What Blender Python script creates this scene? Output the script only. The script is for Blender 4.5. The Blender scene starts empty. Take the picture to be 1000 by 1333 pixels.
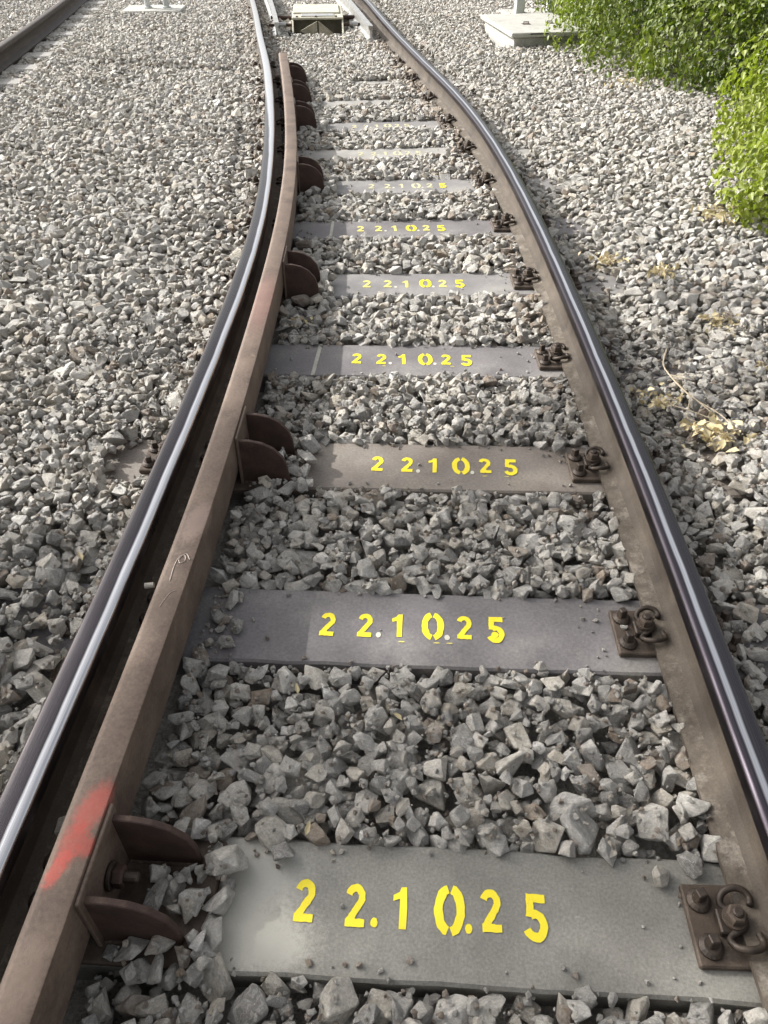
import bpy, bmesh, math, random
import numpy as np
from mathutils import Vector, Matrix, Euler, Quaternion, noise as mnoise

random.seed(7)
rng = np.random.default_rng(11)
C = bpy.context.scene.collection
R = math.radians

# ------------------------------------------------------------------ camera, light, exposure
CAM_H = 1.427            # above the top of the rails (z = 0)
PITCH = math.atan(849 / 1000)
cam_d = bpy.data.cameras.new('camera')
cam_d.sensor_fit = 'VERTICAL'
cam_d.sensor_height = 36.0
cam_d.lens = 36.0 * 1000 / 1333
cam_d.clip_start = 0.02
cam_d.clip_end = 1500
cam = bpy.data.objects.new('camera', cam_d)
cam.location = (0, 0, CAM_H)
cam.rotation_euler = (math.pi / 2 - PITCH, 0, 0)
C.objects.link(cam)
bpy.context.scene.camera = cam

SUN_EL = R(33)
SUN_AZ = R(24)           # ahead of straight left
sun_dir = Vector((-math.cos(SUN_AZ) * math.cos(SUN_EL), math.sin(SUN_AZ) * math.cos(SUN_EL), math.sin(SUN_EL)))
sd = bpy.data.lights.new('sun', 'SUN')
sd.energy = 3.9
sd.angle = R(0.55)
sd.color = (1.0, 0.985, 0.95)
sun = bpy.data.objects.new('sun', sd)
sun.rotation_euler = sun_dir.to_track_quat('Z', 'Y').to_euler()
C.objects.link(sun)

w = bpy.data.worlds.new('World')
bpy.context.scene.world = w
w.use_nodes = True
nt = w.node_tree
bg = nt.nodes['Background']
sky = nt.nodes.new('ShaderNodeTexSky')
sky.sky_type = 'NISHITA'
sky.sun_disc = False
sky.sun_elevation = SUN_EL
sky.sun_rotation = math.atan2(sun_dir.x, sun_dir.y)
sky.air_density = 1.0
sky.dust_density = 5.0
sky.ozone_density = 0.3
hz = nt.nodes.new('ShaderNodeHueSaturation')      # thin high haze: a paler sky all round
hz.inputs['Saturation'].default_value = 0.22
nt.links.new(sky.outputs[0], hz.inputs['Color'])
nt.links.new(hz.outputs[0], bg.inputs[0])
bg.inputs[1].default_value = 0.15
vs = bpy.context.scene.view_settings
vs.view_transform = 'Standard'
vs.look = 'None'
vs.exposure = 0.80
vs.gamma = 1.0
vs.use_curve_mapping = False

# ------------------------------------------------------------------ materials
def new_mat(name):
    m = bpy.data.materials.new(name)
    m.use_nodes = True
    t = m.node_tree
    return m, t, t.nodes['Principled BSDF']

def nd(t, typ, **kw):
    n = t.nodes.new(typ)
    for k, v in kw.items():
        setattr(n, k, v)
    return n

def ramp(t, stops, interp='LINEAR'):
    n = t.nodes.new('ShaderNodeValToRGB')
    cr = n.color_ramp
    cr.interpolation = interp
    while len(cr.elements) < len(stops):
        cr.elements.new(0.5)
    for e, (p, c) in zip(cr.elements, stops):
        e.position = p
        e.color = (c[0], c[1], c[2], 1) if not isinstance(c, (int, float)) else (c, c, c, 1)
    return n

def noise(t, coord, scale, detail=5, rough=0.6, dist=0.0, mapscale=None):
    n = nd(t, 'ShaderNodeTexNoise')
    n.inputs['Scale'].default_value = scale
    n.inputs['Detail'].default_value = detail
    n.inputs['Roughness'].default_value = rough
    n.inputs['Distortion'].default_value = dist
    if mapscale:
        mp = nd(t, 'ShaderNodeMapping')
        mp.inputs['Scale'].default_value = mapscale
        t.links.new(coord, mp.inputs[0])
        coord = mp.outputs[0]
    t.links.new(coord, n.inputs['Vector'])
    return n

def mix(t, fac, a, b, blend='MIX'):
    n = nd(t, 'ShaderNodeMix', data_type='RGBA', blend_type=blend)
    for sock, v in ((n.inputs[0], fac), (n.inputs[6], a), (n.inputs[7], b)):
        if isinstance(v, bpy.types.NodeSocket):
            t.links.new(v, sock)
        elif isinstance(v, (int, float)):
            sock.default_value = v
        else:
            sock.default_value = (*v, 1)
    return n.outputs[2]

def bump(t, bs, h, strength, dist=0.01):
    b = nd(t, 'ShaderNodeBump')
    b.inputs['Strength'].default_value = strength
    b.inputs['Distance'].default_value = dist
    t.links.new(h, b.inputs['Height'])
    t.links.new(b.outputs[0], bs.inputs['Normal'])

def mottled(name, c1, c2, c3=None, scale=20, rough=0.8, metal=0.0, bmp=0.3, bdist=0.004, fine=140, spec=0.5, rvar=0.0):
    """Two or three tones in large and small noise with a fine relief."""
    m, t, bs = new_mat(name)
    tc = nd(t, 'ShaderNodeTexCoord').outputs['Object']
    n1 = noise(t, tc, scale, 8, 0.65)
    n2 = noise(t, tc, fine, 4, 0.7)
    r1 = ramp(t, [(0.35, c1), (0.65, c2)])
    t.links.new(n1.outputs[0], r1.inputs[0])
    col = r1.outputs[0]
    if c3:
        n3 = noise(t, tc, scale * 0.45, 10, 0.75)
        r3 = ramp(t, [(0.52, 0.0), (0.68, 1.0)])
        t.links.new(n3.outputs[0], r3.inputs[0])
        col = mix(t, r3.outputs[0], col, c3)
    rr = ramp(t, [(0.3, 0.75), (0.7, 1.2)])
    t.links.new(n2.outputs[0], rr.inputs[0])
    col = mix(t, 1.0, col, rr.outputs[0], 'MULTIPLY')
    t.links.new(col, bs.inputs['Base Color'])
    bs.inputs['Metallic'].default_value = metal
    bs.inputs['Specular IOR Level'].default_value = spec
    if rvar:
        rg = ramp(t, [(0.3, max(0, rough - rvar)), (0.7, min(1, rough + rvar))])
        t.links.new(n1.outputs[0], rg.inputs[0])
        t.links.new(rg.outputs[0], bs.inputs['Roughness'])
    else:
        bs.inputs['Roughness'].default_value = rough
    if bmp:
        ad = nd(t, 'ShaderNodeMath', operation='ADD')
        t.links.new(n1.outputs[0], ad.inputs[0])
        t.links.new(n2.outputs[0], ad.inputs[1])
        bump(t, bs, ad.outputs[0], bmp, bdist)
    return m

def stone_material(name='crushed_limestone', rusty=False):
    m, t, bs = new_mat(name)
    tc = nd(t, 'ShaderNodeTexCoord').outputs['Object']
    oi = nd(t, 'ShaderNodeObjectInfo')
    # per-stone shift of the pattern
    off = nd(t, 'ShaderNodeVectorMath', operation='MULTIPLY_ADD')
    cmb = nd(t, 'ShaderNodeCombineXYZ')
    for i in range(3):
        t.links.new(oi.outputs['Random'], cmb.inputs[i])
    t.links.new(cmb.outputs[0], off.inputs[0])
    off.inputs[1].default_value = (53, 31, 77)
    t.links.new(tc, off.inputs[2])
    v = off.outputs[0]
    base = ramp(t, [(0.0, (.30, .285, .26)), (0.2, (.43, .41, .375)), (0.45, (.55, .52, .465)), (0.62, (.45, .41, .345)),
                    (0.8, (.60, .575, .53)), (0.9, (.50, .44, .35)), (1.0, (.70, .675, .63))])
    t.links.new(oi.outputs['Random'], base.inputs[0])
    n1 = noise(t, v, 1.6, 7, 0.65, 0.4)
    r1 = ramp(t, [(0.32, .72), (0.55, 1.0), (0.72, 1.22)])
    t.links.new(n1.outputs[0], r1.inputs[0])
    col = mix(t, 1.0, base.outputs[0], r1.outputs[0], 'MULTIPLY')
    # pale veins
    n2 = noise(t, v, 1.1, 5, 0.6, 1.2)
    r2 = ramp(t, [(0.47, 0.0), (0.497, .5), (0.503, .5), (0.53, 0.0)])
    t.links.new(n2.outputs[0], r2.inputs[0])
    col = mix(t, r2.outputs[0], col, (.62, .60, .57))
    n3 = noise(t, v, 7, 7, 0.8)
    r3 = ramp(t, [(0.3, .66), (0.7, 1.26)])
    t.links.new(n3.outputs[0], r3.inputs[0])
    col = mix(t, 1.0, col, r3.outputs[0], 'MULTIPLY')
    # earthy dust on some
    n4 = noise(t, v, .9, 3, 0.5)
    r4 = ramp(t, [(0.6, 0.0), (0.74, .4)])
    t.links.new(n4.outputs[0], r4.inputs[0])
    col = mix(t, r4.outputs[0], col, (.30, .255, .19))
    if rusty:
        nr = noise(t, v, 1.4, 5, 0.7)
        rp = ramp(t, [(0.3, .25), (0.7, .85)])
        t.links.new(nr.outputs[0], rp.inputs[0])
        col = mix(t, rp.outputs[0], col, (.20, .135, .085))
    t.links.new(col, bs.inputs['Base Color'])
    bs.inputs['Roughness'].default_value = 0.85
    bs.inputs['Specular IOR Level'].default_value = 0.3
    ad = nd(t, 'ShaderNodeMath', operation='ADD')
    n5 = noise(t, v, 3.2, 8, 0.7, 0.3)
    t.links.new(n5.outputs[0], ad.inputs[0])
    t.links.new(n3.outputs[0], ad.inputs[1])
    bump(t, bs, ad.outputs[0], 0.8, 0.012)
    return m

def plain(name, col, rough=0.6, metal=0.0):
    m, t, bs = new_mat(name)
    bs.inputs['Base Color'].default_value = (*col, 1)
    bs.inputs['Roughness'].default_value = rough
    bs.inputs['Metallic'].default_value = metal
    return m

def rail_head_material(name, stops_rough, stops_col, widen=0.0):
    """u = across the head (0 gauge side .. 1 field side), v = metres along it."""
    m, t, bs = new_mat(name)
    uv = nd(t, 'ShaderNodeUVMap', uv_map='UVMap').outputs[0]
    sx = nd(t, 'ShaderNodeSeparateXYZ')
    t.links.new(uv, sx.inputs[0])
    wob = noise(t, uv, 3.0, 3, 0.5, 0, (0.2, 1.0, 1))
    st = noise(t, uv, 1.0, 6, 0.7, 0, (90, 2.5, 1))
    sub = nd(t, 'ShaderNodeMath', operation='MULTIPLY_ADD')
    t.links.new(wob.outputs[0], sub.inputs[0])
    sub.inputs[1].default_value = 0.14
    t.links.new(sx.outputs[0], sub.inputs[2])
    s2 = nd(t, 'ShaderNodeMath', operation='SUBTRACT')
    t.links.new(sub.outputs[0], s2.inputs[0])
    s2.inputs[1].default_value = 0.07
    rc = ramp(t, stops_col)
    rr = ramp(t, stops_rough)
    # far along, the polished band is widened to paint in the rail's glint
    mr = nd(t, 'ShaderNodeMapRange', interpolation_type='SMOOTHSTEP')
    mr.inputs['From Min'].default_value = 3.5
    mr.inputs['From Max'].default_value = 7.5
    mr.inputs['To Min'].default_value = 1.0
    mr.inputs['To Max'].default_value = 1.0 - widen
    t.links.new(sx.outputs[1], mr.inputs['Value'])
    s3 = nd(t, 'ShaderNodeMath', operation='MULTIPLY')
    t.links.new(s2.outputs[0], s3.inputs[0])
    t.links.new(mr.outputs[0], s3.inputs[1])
    t.links.new(s3.outputs[0], rc.inputs[0])
    t.links.new(s3.outputs[0], rr.inputs[0])
    sr = ramp(t, [(0.3, .6), (0.7, 1.25)])
    t.links.new(st.outputs[0], sr.inputs[0])
    col = mix(t, 1.0, rc.outputs[0], sr.outputs[0], 'MULTIPLY')
    t.links.new(col, bs.inputs['Base Color'])
    bs.inputs['Metallic'].default_value = 1.0
    ra = nd(t, 'ShaderNodeMath', operation='MULTIPLY')
    t.links.new(rr.outputs[0], ra.inputs[0])
    t.links.new(sr.outputs[0], ra.inputs[1])
    t.links.new(ra.outputs[0], bs.inputs['Roughness'])
    bump(t, bs, st.outputs[0], 0.12, 0.002)
    return m

def leaf_material(name, c_old, c_young, trans=0.35, glow=(1.3, 1.5, .6)):
    m, t, bs = new_mat(name)
    at = nd(t, 'ShaderNodeAttribute', attribute_name='tint')
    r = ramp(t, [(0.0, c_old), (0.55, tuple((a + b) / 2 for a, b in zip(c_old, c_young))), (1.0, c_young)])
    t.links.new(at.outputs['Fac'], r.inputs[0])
    t.links.new(r.outputs[0], bs.inputs['Base Color'])
    bs.inputs['Roughness'].default_value = 0.45
    tr = nd(t, 'ShaderNodeBsdfTranslucent')
    br = mix(t, 1.0, r.outputs[0], glow, 'MULTIPLY')
    t.links.new(br, tr.inputs[0])
    ms = nd(t, 'ShaderNodeMixShader')
    ms.inputs[0].default_value = trans
    t.links.new(bs.outputs[0], ms.inputs[1])
    t.links.new(tr.outputs[0], ms.inputs[2])
    t.links.new(ms.outputs[0], t.nodes['Material Output'].inputs[0])
    return m

M = {}
M['stone'] = stone_material()
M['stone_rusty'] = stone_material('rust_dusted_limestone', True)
M['bed'] = mottled('ballast_fines', (.24, .22, .19), (.38, .355, .31), None, 25, 0.95, 0, 1.0, 0.02, 90)
M['soil'] = mottled('dry_soil', (.13, .11, .085), (.22, .19, .15), None, 3, 0.95, 0, 0.8, 0.03, 30)
M['sleeper'] = mottled('sleeper_slab', (.125, .115, .115), (.19, .176, .174), (.24, .225, .205), 5, 0.66, 0, 0.3, 0.002, 110, 0.4, 0.1)
M['sleeper_brown'] = mottled('brown_stained_slab', (.15, .125, .105), (.215, .19, .165), (.25, .215, .17), 4, 0.68, 0, 0.3, 0.002, 110, 0.4, 0.1)
M['sleeper_pale'] = mottled('dusty_sleeper_slab', (.24, .228, .21), (.33, .315, .29), (.38, .36, .325), 7, 0.7, 0, 0.12, 0.002, 160, 0.4, 0.1)  # lighter for far sleepers: grazing sheen put into the slab colour
M['sleeper_mid'] = mottled('worn_sleeper_slab', (.165, .155, .15), (.24, .228, .22), (.29, .275, .25), 7, 0.62, 0, 0.12, 0.002, 160, 0.4, 0.1)  # between both tones, some of that sheen put into the colour
M['paleslab'] = mottled('pale_cement_skin', (.34, .32, .28), (.46, .44, .38), (.26, .24, .2), 22, 0.8, 0, 0.2, 0.002, 200)
M['concrete'] = mottled('weathered_concrete', (.34, .33, .30), (.44, .43, .39), (.25, .24, .21), 6, 0.85, 0, 0.3, 0.003, 90)
M['rustweb'] = mottled('rail_web_rust', (.055, .042, .031), (.10, .08, .06), (.036, .026, .02), 6, 0.75, 0.1, 0.25, 0.002, 220)
M['railfoot'] = mottled('dusty_rail_foot', (.062, .048, .036), (.115, .095, .072), (.20, .175, .145), 34, 0.85, 0, 0.5, 0.003, 170)
M['guard'] = mottled('check_rail_rust', (.100, .068, .050), (.160, .115, .086), (.066, .042, .031), 9, 0.66, 0.15, 0.45, 0.002, 110, 0.5, 0.08)
def daubed(m, spots):
    t = m.node_tree
    bs = t.nodes['Principled BSDF']
    tc = nd(t, 'ShaderNodeTexCoord').outputs['Object']
    src = bs.inputs['Base Color'].links[0].from_socket
    for (x, y, z, rx, ry, ang, colr, soft, str_) in spots:
        mp = nd(t, 'ShaderNodeMapping', vector_type='TEXTURE')
        mp.inputs['Location'].default_value = (x, y, z)
        mp.inputs['Rotation'].default_value = (0, 0, ang)
        mp.inputs['Scale'].default_value = (rx, ry, .03)
        t.links.new(tc, mp.inputs[0])
        ln = nd(t, 'ShaderNodeVectorMath', operation='LENGTH')
        t.links.new(mp.outputs[0], ln.inputs[0])
        nz = noise(t, tc, 90, 9, 0.85)
        ad = nd(t, 'ShaderNodeMath', operation='MULTIPLY_ADD')
        t.links.new(nz.outputs[0], ad.inputs[0])
        ad.inputs[1].default_value = 2.4
        t.links.new(ln.outputs['Value'], ad.inputs[2])
        rp = ramp(t, [(0.5, str_), (0.5 + soft * .25, 0.0)])
        hf = nd(t, 'ShaderNodeMath', operation='MULTIPLY')
        hf.inputs[1].default_value = 0.26
        t.links.new(ad.outputs[0], hf.inputs[0])
        t.links.new(hf.outputs[0], rp.inputs[0])
        src = mix(t, rp.outputs[0], src, colr)
    t.links.new(src, bs.inputs['Base Color'])
RED = (.50, .07, .05)
daubed(M['guard'], [(-.567, .765, .02, .050, .024, 1.25, RED, .8, .5), (-.585, .700, .02, .036, .020, 1.4, RED, .8, .45), (-.553, .690, .02, .022, .016, .6, RED, .7, .5),
                    (-.597, .650, .02, .036, .014, 1.25, RED, .6, .6), (-.503, 3.02, .02, .20, .036, 1.57, (.30, .14, .12), 1.0, .3),
                    (-.52, 1.62, .02, .07, .03, 1.4, (.30, .22, .18), .8, .6), (-.60, .42, .02, .12, .03, 1.4, (.22, .16, .12), .9, .5)])
M['sleeper_stained'] = mottled('stained_sleeper_slab', (.155, .148, .13), (.225, .215, .19), (.26, .25, .22), 5, 0.68, 0, 0.3, 0.002, 160, 0.4, 0.1)
daubed(M['sleeper_stained'], [(-.31, .03, 0, .085, .10, .3, (.42, .40, .35), 1.2, .75), (-.28, -.07, 0, .10, .06, 0, (.44, .42, .36), 1.0, .75), (-.22, -.085, 0, .05, .035, 0, (.42, .40, .35), .8, .7), (-.24, .06, 0, .05, .04, 0, (.38, .37, .33), 1.0, .6)])
M['darkrust'] = mottled('dark_rust', (.040, .022, .017), (.075, .043, .031), (.10, .065, .046), 14, 0.7, 0.2, 0.35, 0.002, 240)
M['clip'] = mottled('oily_rust', (.03, .023, .018), (.065, .048, .037), (.10, .075, .055), 25, 0.55, 0.4, 0.3, 0.0015, 260)
M['plate'] = mottled('baseplate_rust', (.050, .035, .025), (.09, .066, .048), (.15, .12, .095), 18, 0.75, 0.1, 0.35, 0.002, 200)
M['yellow'] = mottled('yellow_paint', (.80, .64, .015), (.86, .72, .03), None, 40, 0.55, 0, 0.1, 0.001, 300)
M['yellow_faded'] = mottled('faded_yellow_paint', (.62, .52, .10), (.74, .66, .2), None, 60, 0.65, 0, 0.1, 0.001, 300)  # paler for farther digits, glare put into the paint colour
M['yellow_worn'] = mottled('worn_yellow_paint', (.52, .48, .25), (.64, .6, .36), None, 60, 0.7, 0, 0.1, 0.001, 300)  # palest, for far digits: glare put into the colour, besides wear
M['whitedot'] = mottled('worn_pale_paint', (.5, .48, .38), (.62, .6, .5), None, 60, 0.7, 0, 0.1, 0.001, 300)
M['red'] = mottled('red_paint', (.36, .06, .045), (.48, .10, .07), (.25, .10, .08), 30, 0.6, 0, 0.1, 0.001, 300)
M['pink'] = mottled('faded_pink_paint', (.33, .17, .15), (.40, .22, .19), None, 30, 0.6, 0, 0.1, 0.001, 300)
M['chalk'] = plain('chalk_scratch', (.5, .42, .36), 0.8)
M['cream'] = mottled('cream_painted_steel', (.42, .40, .31), (.52, .49, .39), (.27, .24, .17), 9, 0.6, 0, 0.15, 0.002, 120)
M['darkbox'] = mottled('grimy_box_interior', (.24, .22, .16), (.36, .33, .25), None, 12, 0.8, 0, 0.2, 0.002, 120)  # darker tone than the cream shell
M['galv'] = mottled('galvanised_steel', (.40, .40, .39), (.52, .52, .50), (.25, .22, .18), 20, 0.4, 0.7, 0.1, 0.001, 150)
M['black'] = plain('black_rubber', (.018, .017, .016), 0.6)
M['greypost'] = mottled('grey_post_paint', (.42, .43, .41), (.5, .51, .49), None, 10, 0.6, 0, 0.1, 0.001, 120)
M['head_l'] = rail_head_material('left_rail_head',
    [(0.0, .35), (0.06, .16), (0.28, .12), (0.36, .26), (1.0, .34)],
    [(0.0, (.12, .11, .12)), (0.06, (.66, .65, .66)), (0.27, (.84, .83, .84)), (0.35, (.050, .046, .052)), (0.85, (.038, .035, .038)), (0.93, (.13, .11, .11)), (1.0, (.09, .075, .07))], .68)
M['head_r'] = rail_head_material('right_rail_head',
    [(0.0, .4), (0.26, .30), (0.32, .12), (0.44, .12), (0.52, .26), (1.0, .36)],
    [(0.0, (.06, .052, .06)), (0.26, (.075, .068, .08)), (0.32, (.78, .77, .78)), (0.43, (.86, .85, .86)), (0.50, (.11, .105, .11)), (0.8, (.08, .076, .082)), (1.0, (.05, .046, .05))])
M['leaf'] = leaf_material('bush_leaf', (.030, .064, .014), (.24, .275, .038))
M['treeleaf'] = leaf_material('tree_leaf', (.035, .07, .015), (.09, .14, .03), 0.2)
M['dryleaf'] = leaf_material('dry_leaf', (.42, .34, .19), (.66, .56, .33), 0.2, (1, 1, 1))
M['twig'] = mottled('dry_twig', (.36, .29, .2), (.5, .42, .3), None, 30, 0.85, 0, 0.2, 0.002, 100)
M['bark'] = mottled('bark', (.07, .055, .04), (.14, .11, .08), None, 8, 0.9, 0, 0.6, 0.01, 60)

def worn(m, under, lo, hi, scale=60):
    t = m.node_tree
    bs = t.nodes['Principled BSDF']
    tc = nd(t, 'ShaderNodeTexCoord').outputs['Object']
    src = bs.inputs['Base Color'].links[0].from_socket
    oi = nd(t, 'ShaderNodeObjectInfo')
    mp = nd(t, 'ShaderNodeVectorMath', operation='ADD')
    t.links.new(tc, mp.inputs[0])
    sc = nd(t, 'ShaderNodeVectorMath', operation='SCALE')
    t.links.new(oi.outputs['Location'], sc.inputs[0])
    sc.inputs['Scale'].default_value = 7.3
    t.links.new(sc.outputs[0], mp.inputs[1])
    nz = noise(t, mp.outputs[0], scale, 8, 0.8)
    rp = ramp(t, [(lo, 0.0), (hi, .85)])
    t.links.new(nz.outputs[0], rp.inputs[0])
    t.links.new(mix(t, rp.outputs[0], src, under), bs.inputs['Base Color'])
worn(M['yellow'], (.30, .26, .12), .60, .72, 7)
worn(M['yellow_faded'], (.22, .2, .17), .52, .66, 7)
worn(M['yellow_worn'], (.25, .235, .21), .46, .62, 6)
worn(M['guard'], (.27, .20, .15), .60, .74, 22)
worn(M['sleeper'], (.30, .28, .25), .62, .72, 26)
worn(M['sleeper_stained'], (.34, .325, .29), .62, .72, 26)
worn(M['sleeper_brown'], (.12, .085, .06), .58, .72, 12)

# ------------------------------------------------------------------ object helpers
def put(name, me, mat=None, parent=None, loc=None, rotz=None):
    o = bpy.data.objects.new(name, me)
    C.objects.link(o)
    if mat is not None and me is not None and not me.materials:
        me.materials.append(mat)
    if parent is not None:
        o.parent = parent
    if loc is not None:
        o.location = loc
    if rotz is not None:
        o.rotation_euler = (0, 0, rotz)
    return o

def tag(o, label=None, cat=None, group=None, kind=None):
    if label: o['label'] = label
    if cat: o['category'] = cat
    if group: o['group'] = group
    if kind: o['kind'] = kind
    return o

def thing(name, label, cat, loc=(0, 0, 0), rotz=0.0, group=None):
    o = bpy.data.objects.new(name, None)
    o.empty_display_size = 0.1
    C.objects.link(o)
    o.location = loc
    o.rotation_euler = (0, 0, rotz)
    return tag(o, label, cat, group)

def copy_tree(o, parent=None):
    c = o.copy()
    C.objects.link(c)
    if parent is not None:
        c.parent = parent
    for ch in list(o.children):
        copy_tree(ch, c)
    return c

def from_bm(bm, name='mesh', smooth=False):
    me = bpy.data.meshes.new(name)
    bmesh.ops.recalc_face_normals(bm, faces=bm.faces)
    bm.to_mesh(me)
    bm.free()
    if smooth:
        for p in me.polygons:
            p.use_smooth = True
    return me

def add_box(bm, lo, hi, bev=0.0, mtx=None, seg=1):
    """axis-aligned box from lo to hi with bevelled edges"""
    b = bmesh.new()
    bmesh.ops.create_cube(b, size=1.0)
    for v in b.verts:
        v.co = Vector([lo[i] + (v.co[i] + 0.5) * (hi[i] - lo[i]) for i in range(3)])
    if bev:
        bmesh.ops.bevel(b, geom=list(b.edges), offset=bev, segments=seg, affect='EDGES')
    if mtx is not None:
        bmesh.ops.transform(b, matrix=mtx, verts=b.verts)
    tmp = bpy.data.meshes.new('tmp')
    b.to_mesh(tmp)
    b.free()
    bm.from_mesh(tmp)
    bpy.data.meshes.remove(tmp)

def add_prism(bm, outline, axis, a, b, bev=0.0):
    """outline (2-D list) extruded between a and b along axis 0/1/2"""
    t = bmesh.new()
    def P(p, k):
        q = [0, 0, 0]
        r = [i for i in range(3) if i != axis]
        q[r[0]], q[r[1]], q[axis] = p[0], p[1], k
        return q
    lo = [t.verts.new(P(p, a)) for p in outline]
    hi = [t.verts.new(P(p, b)) for p in outline]
    n = len(outline)
    t.faces.new(lo)
    t.faces.new(hi[::-1])
    for i in range(n):
        t.faces.new((lo[i], hi[i], hi[(i + 1) % n], lo[(i + 1) % n]))
    bmesh.ops.recalc_face_normals(t, faces=t.faces)
    if bev:
        bmesh.ops.bevel(t, geom=list(t.edges), offset=bev, segments=1, affect='EDGES')
    tmp = bpy.data.meshes.new('tmp')
    t.to_mesh(tmp)
    t.free()
    bm.from_mesh(tmp)
    bpy.data.meshes.remove(tmp)

def add_lathe(bm, prof, center, n=16, sides=None):
    """profile [(r, z)] spun about a vertical axis through center"""
    n = sides or n
    rings = []
    for r, z in prof:
        rings.append([bm.verts.new((center[0] + r * math.cos(2 * math.pi * i / n), center[1] + r * math.sin(2 * math.pi * i / n), center[2] + z)) for i in range(n)])
    for a, b in zip(rings, rings[1:]):
        for i in range(n):
            bm.faces.new((a[i], a[(i + 1) % n], b[(i + 1) % n], b[i]))
    bm.faces.new(rings[0][::-1])
    bm.faces.new(rings[-1])

def add_tube(bm, pts, r, n=8, taper=None):
    pts = [Vector(p) for p in pts]
    prev = None
    ref = Vector((0.13, 0.21, 1)).normalized()
    for i, p in enumerate(pts):
        d = (pts[min(i + 1, len(pts) - 1)] - pts[max(i - 1, 0)]).normalized()
        u = d.cross(ref)
        if u.length < 1e-3:
            u = d.cross(Vector((1, 0, 0)))
        u.normalize()
        v = d.cross(u)
        ref = u.cross(d) * -1 if False else ref
        rr = r if taper is None else r + (taper - r) * i / (len(pts) - 1)
        ring = [bm.verts.new(p + (u * math.cos(2 * math.pi * k / n) + v * math.sin(2 * math.pi * k / n)) * rr) for k in range(n)]
        if prev:
            for k in range(n):
                bm.faces.new((prev[k], prev[(k + 1) % n], ring[(k + 1) % n], ring[k]))
        else:
            bm.faces.new(ring[::-1])
        prev = ring
    bm.faces.new(prev)

def smooth_path(pts, sub=6):
    P = [Vector(p) for p in pts]
    out = []
    for i in range(len(P) - 1):
        p0, p1, p2, p3 = P[max(i - 1, 0)], P[i], P[i + 1], P[min(i + 2, len(P) - 1)]
        for k in range(sub):
            t = k / sub
            out.append(0.5 * ((2 * p1) + (p2 - p0) * t + (2 * p0 - 5 * p1 + 4 * p2 - p3) * t * t + (3 * p1 - p0 - 3 * p2 + p3) * t ** 3))
    out.append(P[-1])
    return out

# ------------------------------------------------------------------ track alignment (plan)
_yy = np.linspace(-3, 62, 1301)
def smooth_curve(ky, kx, sig=9):
    v = np.interp(_yy, ky, kx)
    k = np.exp(-0.5 * (np.arange(-3 * sig, 3 * sig + 1) / sig) ** 2)
    k /= k.sum()
    pad = 3 * sig
    d0, d1 = v[1] - v[0], v[-1] - v[-2]
    vv = np.concatenate([v[0] - d0 * np.arange(pad, 0, -1), v, v[-1] + d1 * np.arange(1, pad + 1)])
    return np.convolve(vv, k, 'valid')
KY = [-3, .67, .95, 1.24, 1.6, 2, 2.4, 2.8, 3.3, 3.88, 4.35, 4.85, 5.35, 5.9, 6.4, 7.15, 7.9, 8.7, 9.58, 10.9, 12.24, 20, 40, 62]
KL = [-.86, -.712, -.695, -.675, -.657, -.643, -.628, -.615, -.604, -.608, -.632, -.668, -.716, -.768, -.83, -.917, -1.02, -1.15, -1.30, -1.50, -1.72, -3.1, -7.6, -14.3]
KR = [.64, .735, .745, .757, .768, .774, .776, .777, .776, .77, .76, .742, .715, .672, .618, .515, .385, .255, .115, -.075, -.25, -1.6, -6.1, -12.8]
_L = smooth_curve(KY, KL)
_Rr = smooth_curve(KY, KR)
GY = [-3, .6, .95, 1.3, 1.6, 2.0, 2.5, 3.0, 3.67, 4.3, 5.2, 6.3, 7.4, 8.47]
GX = [-.76, -.636, -.608, -.585, -.568, -.556, -.550, -.546, -.549, -.568, -.626, -.740, -.872, -1.012]
_G = smooth_curve(GY + [12], GX + [-1.5], 8)
def XL(y): return float(np.interp(y, _yy, _L))
def XR(y): return float(np.interp(y, _yy, _Rr))
def XG(y): return float(np.interp(y, _yy, _G))
def slope(f, y): return (f(y + .25) - f(y - .25)) / .5

SLEEPER_Z = -0.190
PLATE_T = 0.018
SPAN = 0.745
S_Y = [0.66 + i * 0.7475 for i in range(17)]
S_Y[0:7] = [0.664, 1.412, 2.155, 2.900, 3.660, 4.418, 5.168]
S_ROT = []
for i, y in enumerate(S_Y):
    base = [-.053, -.044, -.032, -.016, .022, .04, .045]
    S_ROT.append(base[i] if i < 7 else -0.75 * (slope(XL, y) + slope(XR, y)) / 2)
S_X = [(XL(y) + XR(y)) / 2 for y in S_Y]

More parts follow.
